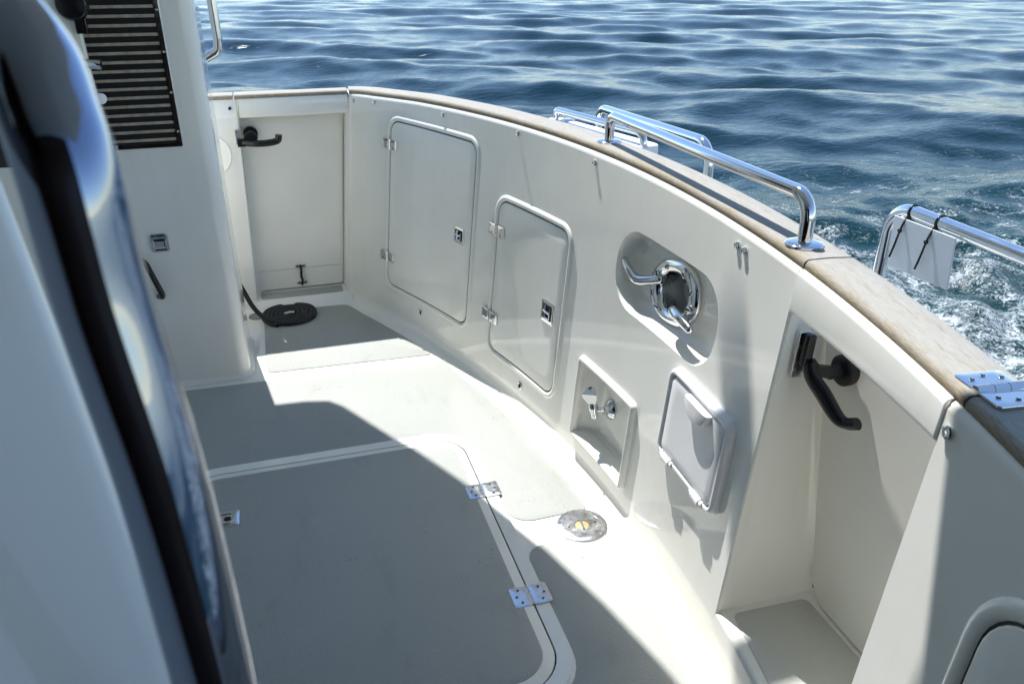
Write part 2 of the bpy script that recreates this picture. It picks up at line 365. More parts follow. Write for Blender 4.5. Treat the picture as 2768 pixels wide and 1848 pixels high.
def bead(mb, y0, y1, z0, z1, r, wd, h, mapf=W, step=.022):
    """raised rounded rim; outline = outer edge"""
    seq = []
    for f, hh in ((0, 0), (.08, .45), (.25, .85), (.5, 1), (.75, .85), (.92, .45), (1, 0)):
        seq.append((rr_off(y0, y1, z0, z1, r, wd*f, step=step), h*hh-(0.002 if hh == 0 else 0)))
    loops(mb, seq, mapf)

# ------------------------------------------------------------------ the sea
def build_sea():
    Z0 = -0.65
    fine = np.radians(np.arange(-46, 46.01, .16)); coarse = np.radians(np.arange(52, 309, 6.0))
    ang = np.concatenate([fine, coarse])                      # measured from the camera heading, clockwise
    rad = [0.6]
    while rad[-1] < 9000: rad.append(rad[-1]*(1.0085 if rad[-1] < 70 else 1.06))
    rad = np.array(rad); na, nr = len(ang), len(rad)
    A, Rd = np.meshgrid(ang, rad); head = math.atan2(FW.x, FW.y)
    X = Rd*np.sin(A+head); Y = Rd*np.cos(A+head)
    cellsz = np.maximum(Rd*np.where(np.abs(A) < 1, .0028, .1), Rd*np.where(Rd < 70, .0085, .06))
    H = np.zeros_like(X)
    main = head+R(4)
    for i in range(70):
        lam = 0.45*(9.5/0.45)**(i/69.0)*rng.uniform(.9, 1.1)
        th = main+rng.normal(0, .36 if lam > 2.0 else .6); k = 2*math.pi/lam
        amp = (0.0078*lam**0.85 if lam < 6 else .032) if lam > 1.6 else .0046*lam**1.9
        wgt = np.clip(lam/(cellsz*3.0)-.6, 0, 1)
        ph = rng.uniform(0, 6.28)
        wob = .9*np.sin(X*.21*rng.uniform(.5, 1.5)+Y*.17*rng.uniform(-1.5, 1.5)+i)
        s_ = np.sin(k*(X*math.sin(th)+Y*math.cos(th))+ph+wob)
        H += wgt*amp*(s_+.25*(s_*s_-.5))*(.7+.3*np.sin(X*.13+Y*.19*np.cos(i)+i*1.7))
    # the boat's own stern wave and the churned wake behind the transom
    d = Y-(4.3+.10*(X-4))
    sm = lambda a, b, x: (lambda t: t*t*(3-2*t))(np.clip((x-a)/(b-a), 0, 1))
    aft = sm(.6, 2.6, X)*sm(60, 25, X)
    dense = sm(1.9, -.4, d)*sm(-9, -6, d)*aft; sparse = sm(5.2, 1.6, d)*sm(-9, -6, d)*aft
    foam = np.clip(.36*sparse+.36*dense, 0, 1)
    H += .10*np.exp(-((d-1.9)/1.0)**2)*aft-.07*np.exp(-((d-.1)/.8)**2)*aft
    for i in range(46):
        lam = rng.uniform(.16, .95); th = rng.uniform(0, 6.28); k = 2*math.pi/lam
        wgt = np.clip(lam/(cellsz*2.6)-.5, 0, 1)
        wob = 1.4*np.sin(X*1.3*rng.uniform(.4, 1.4)+Y*1.1*rng.uniform(-1.4, 1.4)+i*.7)
        H += wgt*(.35*sparse+dense)*.0066*lam*np.sin(k*(X*math.sin(th)+Y*math.cos(th))+wob+i)*1.6
    H *= np.clip(1.25-Rd/160, .0, 1)*np.where(Rd < 14, 1, np.clip(1-(Rd-14)/36*.25, .8, 1))
    me = bpy.data.meshes.new('sea')
    V = np.stack([X, Y, Z0+H], -1).reshape(-1, 3)
    idx = np.arange(nr*na).reshape(nr, na); nx = np.roll(idx, -1, axis=1)
    Fq = np.stack([idx[:-1], idx[1:], nx[1:], nx[:-1]], -1).reshape(-1, 4)
    c = len(V); V = np.vstack([V, [[0, 0, Z0]]])
    tris = np.stack([np.full(na, c), idx[0], nx[0]], -1)
    me.vertices.add(len(V)); me.vertices.foreach_set('co', V.astype(np.float32).ravel())
    nl = Fq.size+tris.size; me.loops.add(nl); me.loops.foreach_set('vertex_index', np.concatenate([Fq.ravel(), tris.ravel()]).astype(np.int32))
    npoly = len(Fq)+len(tris); me.polygons.add(npoly)
    st = np.concatenate([np.arange(len(Fq))*4, len(Fq)*4+np.arange(len(tris))*3]).astype(np.int32)
    me.polygons.foreach_set('loop_start', st)
    me.update(calc_edges=True); me.validate()
    at = me.attributes.new('foam', 'FLOAT', 'POINT'); at.data.foreach_set('value', np.append(foam.ravel(), 0).astype(np.float32))
    me.polygons.foreach_set('use_smooth', np.ones(len(me.polygons), dtype=bool)); me.materials.append(M['sea'])
    o = bpy.data.objects.new('sea', me); col.objects.link(o); tag(o, kind='structure', label='blue green sea with long ripples and a foaming wake astern')
build_sea()

# ------------------------------------------------------------------ cockpit floor
def flat_poly(mb, pts, z0, z1, bev=.003):
    """extrude a plan polygon (list of (x,y)) from z0 to z1 with a softened top edge"""
    n = len(pts); P = [Vector(p) for p in pts]
    area = sum(P[i].x*P[(i+1) % n].y-P[(i+1) % n].x*P[i].y for i in range(n))
    if area < 0: P = P[::-1]
    def off(d):
        out = []
        for i in range(n):
            a, b, c = P[i-1], P[i], P[(i+1) % n]
            u = (b-a).normalized(); v = (c-b).normalized(); nn = Vector((-(u.y+v.y), u.x+v.x))
            nn = nn.normalized() if nn.length > 1e-6 else Vector((-u.y, u.x)); out.append(b+nn*d)
        return out
    rows = [[(p.x, p.y, z0) for p in P], [(p.x, p.y, z1-bev*.6) for p in P], [(p.x, p.y, z1) for p in off(bev)]]
    mb.rows(rows, close_u=True, cap1=True)
def fil2(pts, rs, seg=8):
    """closed polygon with rounded corners, radius per corner"""
    out = []; n = len(pts)
    for i in range(n):
        a, b, c = Vector(pts[i-1]), Vector(pts[i]), Vector(pts[(i+1) % n]); r = rs[i]
        u = (a-b).normalized(); v = (c-b).normalized()
        if r <= 0 or abs(u.angle(v)-math.pi) < .02: out.append(b); continue
        ang = u.angle(v); d = min(r/math.tan(ang/2), (a-b).length*.48, (c-b).length*.48); rr = d*math.tan(ang/2)
        p0 = b+u*d; p1 = b+v*d; cc = b+(u+v).normalized()*(rr/math.sin(ang/2)); A = p0-cc; B = p1-cc; th = A.angle(B)
        for k_ in range(seg+1):
            f = k_/seg; out.append(cc+(A*math.sin((1-f)*th)+B*math.sin(f*th))/math.sin(th))
    return out
mb = MB(); mb.box((-.25, 1.8, -.02), (2.9, 5.6, .04))
floor = obj('cockpit_floor', mb, 'gel', kind='structure', label='white gelcoat cockpit floor', sharp=0)
def edge_pts(y0, y1, n, inset):
    return [tuple((W(y, 0, inset)).xy) for y in lin(y0, y1, n)]
# far panel
pA = fil2([(-.124, 3.293), (.60, 3.262)]+[tuple(W(3.30, 0, .075).xy)]+edge_pts(3.36, 3.86, 6, .075)+[(.30, 3.972), (-.124, 3.985)],
          [.035, .03, .05]+[0]*7+[.07, .02])
mb = MB(); flat_poly(mb, pA, -.005, .004); obj('nonskid_panel', mb, 'nonskid', floor)
# wrap-around panel beside the hatch
hx, hy = .605, 2.585
pB = fil2([(-1.05, 3.24), (.655, 3.20)]+edge_pts(3.12, 2.06, 14, .078)+[tuple(W(1.997, 0, .08).xy), (hx, 1.985), (hx, hy), (-1.05, hy+.005)],
          [0, .03]+[0]*15+[.02, .075, .17, 0])
mb = MB(); flat_poly(mb, pB, -.005, .004); obj('nonskid_panel', mb, 'nonskid', floor)
pC = fil2([(hx, 1.868)]+[tuple(W(1.862, 0, .08).xy)]+edge_pts(1.80, .0, 20, .078)+[(hx-.4, .0), (hx-.4, 1.295), (hx, 1.295)],
          [.06, .02]+[0]*21+[0, 0, .15])
mb = MB(); flat_poly(mb, pC, -.005, .004); obj('nonskid_panel', mb, 'nonskid', floor)
# stains and scuffs stay in the material; hinged hatch
hatch = thing('floor_hatch', 'large grey non-slip hatch with white rim hinged in the cockpit floor', 'hatch')
HX0, HX1, HY0, HY1 = -.42, .555, 1.345, 2.535
hr = fil2([(HX0, HY0), (HX1, HY0), (HX1, HY1), (HX0, HY1)], [.12]*4, 10)
mb = MB(); flat_poly(mb, hr, -.004, .012, .005); obj('hatch_lid', mb, 'gel', hatch)
hr2 = fil2([(HX0+.03, HY0+.03), (HX1-.03, HY0+.03), (HX1-.03, HY1-.03), (HX0+.03, HY1-.03)], [.095]*4, 10)
mb = MB(); flat_poly(mb, hr2, .011, .0145, .002); obj('nonskid_panel', mb, 'nonskid', hatch)
# raised frame round the hatch leaves a thin dark gap
hr3 = fil2([(HX0-.0045, HY0-.0045), (HX1+.0045, HY0-.0045), (HX1+.0045, HY1+.0045), (HX0-.0045, HY1+.0045)], [.124]*4, 10)
hr4 = fil2([(HX0-.046, HY0-.046), (HX1+.046, HY0-.046), (HX1+.046, HY1+.046), (HX0-.046, HY1+.046)], [.165]*4, 10)
mb = MB(); mb.rows([[(p.x, p.y, z) for p in ring] for ring, z in ((hr3, .001), (hr3, .0105), (hr4, .0105), (hr4, .001))], close_u=True)
obj('hatch_coaming', mb, 'gel', hatch, sharp=30)
hr5 = fil2([(HX0-.006, HY0-.006), (HX1+.006, HY0-.006), (HX1+.006, HY1+.006), (HX0-.006, HY1+.006)], [.124]*4, 10)
mb = MB(); mb.rows([[(p.x, p.y, .0022) for p in ring] for ring in (hr, hr5)], close_u=True); obj('hatch_gasket', mb, 'rubber', hatch, sharp=0)

def screw_mb(fr, a, b, c, r=.005, slot=True):
    """returns (head, slot) meshes"""
    o = fr(a, b, c); h = MB(); h.revolve([(r, -.001), (r, .0006), (r*.8, .0013), (r*.45, .0009), (0, .0007)], o, fr.c, 12)
    return h
def hinge(fr, wd, ht, parent, mat='chrome2', th=.003, kn=.0045, screws=3, axis_y=True, sub=True):
    """two leaves joined by a knuckle; a across, b along the pin"""
    mb = MB()
    f = lambda y, z, n: fr(y, z, n)
    for s_ in (-1, 1):
        y0, y1 = (.002, wd/2) if s_ > 0 else (-wd/2, -.002)
        slab(mb, y0, y1, -ht/2, ht/2, min(.008, ht*.2), -.001, th, f, .0012, 2, .02)
    segs = ((-ht/2, -ht/6), (-ht/6+.001, ht/6-.001), (ht/6, ht/2))
    for b0, b1 in segs: mb.tube([fr(0, b0, th*.6), fr(0, b1, th*.6)], kn, 10)
    h = obj('hinge', mb, mat, parent)
    if sub:
        for s_ in (-1, 1):
            for k_ in range(screws):
                b = (k_-(screws-1)/2)*ht*.62/max(1, screws-1)*1.0 if screws > 1 else 0
                a = s_*wd*(.36 if k_ % 2 else .27)
                sm = screw_mb(fr, a, b, th, r=min(.0052, ht*.085))
                so_ = obj('screw', sm, 'chrome', h)
                # the recess in the head
                o = fr(a, b, th+.0014)
                sm2 = MB(); ll = min(.0052, ht*.085)
                sm2.box(o, (ll*1.5, ll*.5, .0006), Matrix((fr.a, fr.b, fr.c)).transposed()); sm2.box(o, (ll*.5, ll*1.5, .0008), Matrix((fr.a, fr.b, fr.c)).transposed())
                obj('screw_recess', sm2, 'dark', h, sharp=0)
    return h
for yy in (2.176, 1.657):
    hinge(Plain((HX1+.002, yy, .0125), (1, .0, 0), (0, 1, 0), (0, 0, 1)), .112, .078, hatch, th=.003, kn=.003)
fr = Plain((-.285, 2.262, .0145), (1, 0, 0), (0, 1, 0), (0, 0, 1))
mb = MB(); slab(mb, -.05, .05, -.04, .04, .006, -.001, .002, lambda y, z, n: fr(y, z, n), .001, 3)
lt = obj('lift_latch', mb, 'chrome2', hatch)
mb = MB(); bead(mb, -.036, .036, -.028, .028, .02, .005, .004, lambda y, z, n: fr(y, z, n+.002), .01); obj('latch_ring', mb, 'chrome2', lt)
mb = MB(); slab(mb, .002, .024, -.012, .012, .009, .0015, .0028, lambda y, z, n: fr(y, z, n), .0004, 2); obj('finger_hole', mb, 'dark', lt)
for sx in (-1, 1):
    for sy in (-1, 1): obj('screw', screw_mb(fr, sx*.043, sy*.033, .002, .004), 'chrome', lt)

# round deck plate
fr = Plain((.815, 1.915, .0), (1, 0, 0), (0, 1, 0), (0, 0, 1))
dp = thing('deck_plate', 'round stainless deck plate with key slot beside the transom', 'deck plate')
mb = MB(); mb.revolve([(.081, -.001), (.081, .0062), (.0795, .0072), (.061, .0078), (.0602, .0066), (.0594, .0078), (.024, .0084), (.0225, .004), (0, .0035)], (.815, 1.915, 0), (0, 0, 1), 56)
dpo = obj('plate_ring', mb, 'chrome2', dp)
mb = MB(); mb.revolve([(.0222, .0036), (.0215, .0056), (.006, .0062), (0, .0062)], (.815, 1.915, 0), (0, 0, 1), 28); obj('key_boss', mb, 'tan', dp)
mb = MB(); mb.tube([fr(.003, .026, .0095), fr(-.003, -.026, .0095)], .0038, 10); obj('key_bar', mb, 'chrome', dp)
for a in (0.5, 1.6, 2.7, 3.9, 5.3):
    obj('screw', screw_mb(fr, .0705*math.cos(a), .0705*math.sin(a), .0073, .0046), 'chrome', dp)
for a in (0, math.pi):
    mb = MB(); mb.revolve([(.0035, .008), (.0035, .0088), (0, .0088)], fr(.044*math.cos(a), .044*math.sin(a), 0), (0, 0, 1), 10); obj('key_hole', mb, 'dark', dp)

# drain and rope in the far corner
mb = MB(); mb.revolve([(.042, -.001), (.042, .004), (.036, .006), (.034, .003), (0, .002)], (-.155, 3.945, 0), (0, 0, 1), 28)
obj('floor_drain', mb, 'grey', label='grey round floor drain under the black rope tail', cat='drain')
rope = thing('rope_coil', 'black mooring line in a flat coil on the floor by the side gate', 'rope')
cx_, cy_ = .008, 3.893; path = []
for i in range(420):
    t = i/419; a = t*2*math.pi*5.6+.4; rr = .022+t*.112
    path.append((cx_+rr*math.cos(a), cy_+rr*math.sin(a)*1.02, .015+.002*math.sin(a*3)))
mb = MB(); mb.tube(path, .0115, 10); obj('coil', mb, 'rope', rope)
mb = MB(); e = Vector(path[-1])
lead = [e+Vector((.02, .03, .0)), e+Vector((0, 0, .004)), Vector((-.06, 3.785, .03)), Vector((-.125, 3.835, .045)), Vector((-.165, 3.84, .10)), Vector((-.2, 3.83, .2)), Vector((-.25, 3.84, .32)), Vector((-.36, 3.86, .45))]
def smooth_path(P, n=8):
    P = [Vector(p) for p in P]; out = []
    for i in range(len(P)-1):
        p0, p1, p2, p3 = P[max(i-1, 0)], P[i], P[i+1], P[min(i+2, len(P)-1)]
        for k_ in range(n):
            t = k_/n; out.append(.5*((2*p1)+(p2-p0)*t+(2*p0-5*p1+4*p2-p3)*t*t+(3*p1-p0-3*p2+p3)*t**3))
    out.append(P[-1]); return out
mb.tube(smooth_path(lead[1:]), .0115, 10); obj('tail', mb, 'rope', rope)
mb = MB(); mb.tube([Vector(path[0])+Vector((.0, .0, .004)), Vector((cx_-.005, cy_+.006, .024)), Vector((cx_-.03, cy_-.004, .022))], .006, 8); obj('whipped_end', mb, 'whip', rope)

# ------------------------------------------------------------------ transom bulwark
DO0, DO1, SILL = .82, 1.33, .15
haw = (1.60, 2.178, .662, .914, .115)
tapb = (1.945, 2.292, .115, .395, .012)
bul = thing('transom_bulwark', 'long curved white bulwark with lockers and weathered teak cap', 'bulwark')
mb = MB()
cell(mb, DO1, 1.90, .045, .45); holecell(mb, rrect(*tapb), (1.90, 2.36, .045, .45)); cell(mb, 2.36, 4.1, .045, .45)
cell(mb, DO1, 4.1, .45, .62)
cell(mb, DO1, 1.55, .62, .95); holecell(mb, rrect(*haw), (1.55, 2.25, .62, .95)); cell(mb, 2.25, 4.1, .62, .95)
cell(mb, DO1, 4.1, .95, lambda y: zc(y)-.016)
def strip(mb, ys, prof): mb.rows([[W(y, (z(y) if callable(z) else z), n) for y in ys] for n, z in prof])
ys = lin(DO1, 4.1, 95)
cove = [(.045*(1-math.sin(a)), .045*(1-math.cos(a))) for a in lin(0, math.pi/2, 6)]
cove[0] = (.045, -.001)
strip(mb, ys, cove)
top = [(-.016*(1-math.cos(a)), (lambda y, a=a: zc(y)-.016+.016*math.sin(a))) for a in lin(0, math.pi/2, 5)]+[(-.05, lambda y: zc(y)), (-.13, lambda y: zc(y)-.002)]
strip(mb, ys, top); strip(mb, lin(DO1+.15, 4.1, 90), [(-.1305, lambda y: zc(y)-.002), (-.1305, lambda y: -.8)])
# hawse recess
seq = [(rr_off(*haw, d), n) for d, n in ((0, 0), (.0015, -.003), (.006, -.015), (.012, -.034), (.021, -.049), (.034, -.057), (.05, -.060))]
HC = (1.915, .775); nn_ = len(seq[-1][0]); HR = -.22
def hell(a, b, N): return [(HC[0]+a*math.cos(2*math.pi*i/N+.45)*math.cos(HR)-b*math.sin(2*math.pi*i/N+.45)*math.sin(HR), HC[1]+a*math.cos(2*math.pi*i/N+.45)*math.sin(HR)+b*math.sin(2*math.pi*i/N+.45)*math.cos(HR)) for i in range(N)]
seq.append((hell(.085, .062, nn_), -.060))
loops(mb, seq, W)
# end of the wall at the door opening
zs = lin(SILL, 1, 10)
def jamb(mb, y, sgn, outer):
    rows = []
    for t in lin(0, 1, 12):
        z = SILL-.03+(zc(y)-.004-SILL+.03)*t
        ox, oy = outer(z)
        rows.append([W(y, z, -6e-5), W(y-sgn*.003, z, -.003), W(y-sgn*.004, z, -.008)]+[W(y-sgn*.004, z, -.008).lerp(Vector((ox, oy, z)), q_) for q_ in (.3, .65, 1)])
    mb.rows(rows)
jamb(mb, DO1, 1, lambda z: (1.225, 1.332+.17*(z-.2)))
wall = obj('wall', mb, 'gel', bul, sharp=40, merge=False)
# door threshold continues the wall below the opening
mb = MB(); ys2 = lin(DO0, DO1, 18)
strip(mb, ys2, cove+[(0, SILL-.014)]+[(-.014*(1-math.cos(a)), SILL-.014+.014*math.sin(a)) for a in lin(.2, math.pi/2, 6)]+[(-.05, SILL)])
thr = obj('door_threshold', mb, 'gel', bul, sharp=40)
mb = MB(); mb.rows([[W(y, SILL+.0, -.05) for y in ys2], [Vector((1.30, y, SILL)) for y in ys2]]); obj('threshold_top', mb, 'gel', thr, sharp=0)
q = fil2([tuple(W(DO1-.02, SILL, -.036).xy), tuple(W(DO0+.02, SILL, -.036).xy), (1.19, DO0-.05), (1.19, DO1-.03)], [.02]*4)
mb = MB(); flat_poly(mb, q, SILL-.002, SILL+.003, .002); obj('tread_pad', mb, 'pad', thr)

def sweep_cap(mb, path, ts, prof):
    """path(t)->(point on wall line at cap height, inward unit normal 2D)"""
    L = [0.0]; P = [path(t)[0] for t in ts]
    for a, b in zip(P, P[1:]): L.append(L[-1]+(b-a).length)
    sl_ = [0.0]
    for a, b in zip(prof, prof[1:]): sl_.append(sl_[-1]+math.hypot(a[0]-b[0], a[1]-b[1]))
    rows = []
    for t in ts:
        o, nn = path(t); rows.append([Vector((o.x+nn[0]*n, o.y+nn[1]*n, o.z+dz)) for n, dz in prof])
    off = random.random()*5
    mb.rows(rows, uvs=lambda i, j: (L[i]+off, sl_[j]))
    b = len(mb.v); mb.v.extend(tuple(p) for p in rows[0]); mb.f.append(tuple(range(b, b+len(prof)))); mb.uv[len(mb.f)-1] = [(off, s_) for s_ in sl_]
    b = len(mb.v); mb.v.extend(tuple(p) for p in rows[-1]); mb.f.append(tuple(range(b, b+len(prof)))[::-1]); mb.uv[len(mb.f)-1] = [(off+1, s_) for s_ in sl_[::-1]]
def capprof(wd, n0=-.011, th=.019, r=.0135):
    p = [(n0-.006, .001)]
    p += [(n0+.004-r*.0-r*(1-math.cos(a))+.0, th-r+r*math.sin(a)) for a in lin(-.7, math.pi/2, 9)]
    p += [(n0-wd*.5, th+.0012), (n0-wd+.008, th-.001), (n0-wd, th-.008), (n0-wd, .001)]
    return p+[p[0]]
def wallpath(y):
    p, q = plan(y); z = zc(y); return Vector((p.x+KZ*z, p.y, z)), (q.x, q.y)
mb = MB(); sweep_cap(mb, wallpath, lin(DO1-.002, 4.098, 110), capprof(.112)); obj('cap_rail', mb, 'teak', bul, sharp=40)
mb = MB(); sweep_cap(mb, wallpath, [DO1-.0078, DO1-.0022], [(a-.0012, b_-.0012) for a, b_ in capprof(.110)]); mb.uv = {}; obj('caulk_seam', mb, 'rubber', bul, sharp=40)
def stud(y, z, parent, r=.0092):
    f = Fr(y, z, 0); mb = MB()
    mb.revolve([(r, -.001), (r*1.05, .004), (r*.62, .0042), (r*.62, .005), (r*.95, .0056), (r, .0072), (r*.7, .0086), (r*.45, .0082), (0, .007)], f.o, f.c, 16)
    obj('canvas_stud', mb, 'chrome', parent)
for y, z in ((4.03, 1.022), (3.886, 1.034), (3.397, 1.045), (2.88, 1.056), (2.379, 1.052), (1.583, 1.031), (1.548, 1.029)): stud(y, z, bul)
for y, z in ((3.495, .116), (2.706, .092)):
    f = Fr(y, z, 0); mb = MB(); mb.revolve([(.016, -.001), (.0165, .003), (.012, .005), (.0095, .003), (.009, -.0005), (0, -.0007)], f.o, f.c, 20); dr = obj('drain_fitting', mb, 'chrome', bul)
    mb = MB(); mb.revolve([(.0092, .0005), (.0085, .0012), (0, .0012)], f.o, f.c, 16); obj('drain_bore', mb, 'dark', dr)

# ------------------------------------------------------------------ locker doors
def latch(f, wd, ht, parent):
    mp = lambda y, z, n: f(y, z, n)
    mb = MB(); slab(mb, -wd/2, wd/2, -ht/2, ht/2, .008, -.001, .003, mp, .0012, 3, .01); lt = obj('latch', mb, 'chrome', parent)
    mb = MB(); slab(mb, -wd*.34, wd*.36, -ht*.34, ht*.34, .006, .002, .0036, mp, .0004, 2, .01); obj('latch_well', mb, 'dark', lt)
    mb = MB(); mb.tube([f(wd*.26, ht*.02, .006), f(-wd*.05, ht*.02, .008), f(-wd*.24, ht*.0, .007)], .0048, 10)
    mb.tube([f(wd*.12, ht*.30, .006), f(wd*.12, -ht*.28, .006)], .0042, 10)
    mb.tube([f(-wd*.24, ht*.22, .006), f(-wd*.24, -ht*.26, .006), f(wd*.05, -ht*.26, .006)], .0035, 8); obj('latch_grip', mb, 'chrome', lt)
def locker(y0, y1, z0, z1, r, rim, hinge_z, latch_pos, label, latch_size, hw=.115, hh=.047):
    t = thing('locker_door', label, 'locker door', 'doors of the lockers in the transom')
    mb = MB(); bead(mb, y0-rim, y1+rim, z0-rim, z1+rim, r+rim, rim-.004, .0085, W); obj('rim', mb, 'gel', t, sharp=60)
    mb = MB(); slab(mb, y0, y1, z0, z1, r, -.001, .0050, W, .0035, 6); pn = obj('door_panel', mb, 'gel', t, sharp=50)
    mb = MB(); loops(mb, [(rr_off(y0-.005, y1+.005, z0-.005, z1+.005, r+.005, 0), .0012), (rr_off(y0, y1, z0, z1, r, .001), .0012)], W); obj('gasket', mb, 'rubber', t, sharp=0)
    for z in hinge_z: hinge(Fr(y1+.004, z, .0075), hw, hh, t, 'chrome', th=.003, kn=.0065, screws=2)
    if latch_pos: latch(Fr(latch_pos[0], latch_pos[1], .0055), *latch_size, t)
    return t
locker(3.147, 3.757, .183, .968, .05, .03, (.862, .322), (3.228, .569), 'tall locker door nearest the side gate in the curved bulwark', (.078, .07))
locker(2.478, 2.958, .163, .788, .05, .03, (.665, .30), (2.558, .468), 'shorter locker door in the middle of the curved bulwark', (.088, .085))

# ------------------------------------------------------------------ hawse cleat
hc = thing('hawse_cleat', 'polished steel mooring hawse with two horns set in oval recess', 'cleat')
f = Fr(HC[0], HC[1], -.060)
mp = lambda y, z, n: f(y, z, n)
def supere(a, b, p, N=64, rot=0.0):
    out = []
    for i in range(N):
        t = 2*math.pi*i/N; c, s_ = math.cos(t), math.sin(t)
        x = a*math.copysign(abs(c)**(2/p), c); z = b*math.copysign(abs(s_)**(2/p), s_)
        out.append((x*math.cos(rot)-z*math.sin(rot), x*math.sin(rot)+z*math.cos(rot)))
    return out
mb = MB()
loops(mb, [(supere(a, b, p, rot=HR), n) for a, b, p, n in ((.130, .098, 2.3, -.002), (.132, .100, 2.3, .007), (.129, .097, 2.3, .014), (.123, .092, 2.25, .020), (.108, .079, 2.2, .0225), (.090, .065, 2.15, .0205), (.083, .058, 2.2, .008), (.080, .056, 2.1, -.004))], mp)
obj('hawse_ring', mb, 'chrome', hc, sharp=60)
mb = MB(); loops(mb, [(supere(a, b, 2.1, rot=HR), n) for a, b, n in ((.0805, .0565, .002), (.079, .055, -.03), (.078, .054, -.17))], mp); obj('pipe_bore', mb, 'pipe', hc, sharp=60)
mb = MB(); mb.revolve([(.09, 0), (.09, -.004), (0, -.004)], f(0, 0, -.165), f.c, 24); obj('pipe_end', mb, 'pipe', hc)
for a in (40, 75, 128, 170, 205, 250, 318, 350):
    ex, ez = .107*math.cos(R(a)), .076*math.sin(R(a)); sx, sz = ex*math.cos(HR)-ez*math.sin(HR), ex*math.sin(HR)+ez*math.cos(HR)
    mb = MB(); mb.revolve([(.0095, .015), (.0095, .0232), (.007, .0246), (0, .0248)], f(sx, sz, 0), f.c, 16); s1 = obj('screw', mb, 'chrome', hc)
    mb = MB(); mb.box(f(sx, sz, .0252), (.0165, .0040, .001), Matrix((f.a, f.b, f.c)).transposed() @ Matrix.Rotation(R(a*1.7), 3, 'Z')); obj('screw_slot', mb, 'dark', s1, sharp=0)
def horn(pts, rads):
    P = smooth_path(pts, 7); n = len(P)
    def rad(i):
        x = i/(n-1)*(len(rads)-1); k_ = min(int(x), len(rads)-2); return rads[k_]+(rads[k_+1]-rads[k_])*(x-k_)
    mb = MB(); mb.tube(P, rad, 14)
    for e_, rr in ((P[0], rads[0]), (P[-1], rads[-1])):
        mb.revolve([(rr*math.cos(t), rr*math.sin(t)) for t in lin(-1.5, 1.5, 6)], e_, (P[-1]-P[-2] if e_ is P[-1] else P[0]-P[1]), 14)
    return obj('horn', mb, 'chrome', hc, sharp=60)
horn([f(.085, .012, .012), f(.115, -.002, .028), f(.165, -.018, .042), f(.215, -.004, .046), f(.262, .018, .046)], [.016, .0145, .0165, .0145, .0095])
horn([f(-.085, -.05, .012), f(-.064, -.036, .036), f(-.078, -.022, .052), f(-.125, -.022, .062), f(-.185, -.030, .064)], [.015, .0135, .016, .0155, .0125])

# ------------------------------------------------------------------ deck shower box
sb = thing('shower_box', 'square white recess with chrome tap low on the bulwark', 'tap box')
mb = MB(); bead(mb, tapb[0]-.018, tapb[1]+.018, tapb[2]-.018, tapb[3]+.018, .02, .024, .018, W, .03)
obj('frame', mb, 'gel', sb, sharp=60)
y0, y1, z0, z1, r_ = tapb
mb = MB()
cn = (12, 10); seq = [(rrect(y0, y1, z0, z1, .012, cnt=cn), .004), (rrect(y0+.004, y1-.006, z0+.002, z1-.006, .012, cnt=cn), -.016), (rrect(y0+.012, y1-.05, z0+.006, z1-.02, .015, cnt=cn), -.048), (rrect(y0+.022, y1-.066, z0+.016, z1-.035, .015, cnt=cn), -.056)]
loops(mb, seq, W, 3); obj('liner', mb, 'gel', sb, sharp=30)
f = Fr(2.165, .258, -.056)
mb = MB(); mb.revolve([(.034, 0), (.035, .006), (.029, .013), (.017, .018), (.014, .032)], f.o, f.c, 28)
mb.tube([f(0, 0, .02), f(.004, .0, .04), f(.014, .0, .056)], .0095, 14)
ax_ = (f.b*1.0+f.a*.12+f.c*.25).normalized(); o_ = f(.016, .0, .060)
mb.revolve([(.0105, -.034), (.013, -.032), (.013, -.012), (.016, -.004), (.016, .012), (.012, .02)], o_, ax_, 18)
tp = obj('tap', mb, 'chrome', sb, sharp=40)
mb = MB(); mb.revolve([(.012, .012), (.030, .046), (.033, .062), (.015, .080)], o_, ax_, 3)
obj('tap_lever', mb, 'chrome', tp, sharp=15, bevel=.003)
mb = MB(); mb.revolve([(.008, 0), (.006, .002), (0, .002)], o_+ax_*.0795, ax_, 12); obj('tap_button', mb, 'black', tp)

# ------------------------------------------------------------------ storage lid
ld = thing('storage_lid', 'white plastic drop-down hatch with finger lip beside the transom door', 'hatch lid')
a_ = (1.418, 1.757, .366, .637)
mb = MB(); loops(mb, [(rr_off(*a_, .035, d), n) for d, n in ((-.002, -.002), (0, .010), (.0015, .017), (.006, .022), (.011, .0235), (.0155, .0215), (.0175, .015), (.018, .006))], W); obj('frame', mb, 'plastic', ld, sharp=50)
mb = MB(); loops(mb, [(rr_off(*a_, .035, .0195), .0065), (rr_off(*a_, .035, .04), .0065)], W); obj('gasket', mb, 'grey', ld, sharp=0)
mb = MB(); slab(mb, a_[0]+.023, a_[1]-.023, a_[2]+.019, a_[3]-.023, .02, .004, .021, W, .006, 5); lp = obj('lid_panel', mb, 'plastic', ld, sharp=50)
f = Fr(1.567, .612, .021); mb = MB(); rows = []
for s_, h in ((1.0, -.002), (1.0, .012), (.96, .018), (.8, .0205), (.4, .0215)):
    rows.append([f(.062*s_*math.cos(t), -.052*s_*math.sin(t)*1.0, h) for t in lin(0, math.pi, 20)])
mb.rows(rows, cap1=True); mb.rows([[rw[0], rw[-1]] for rw in rows]); obj('finger_lip', mb, 'plastic', ld, sharp=50)
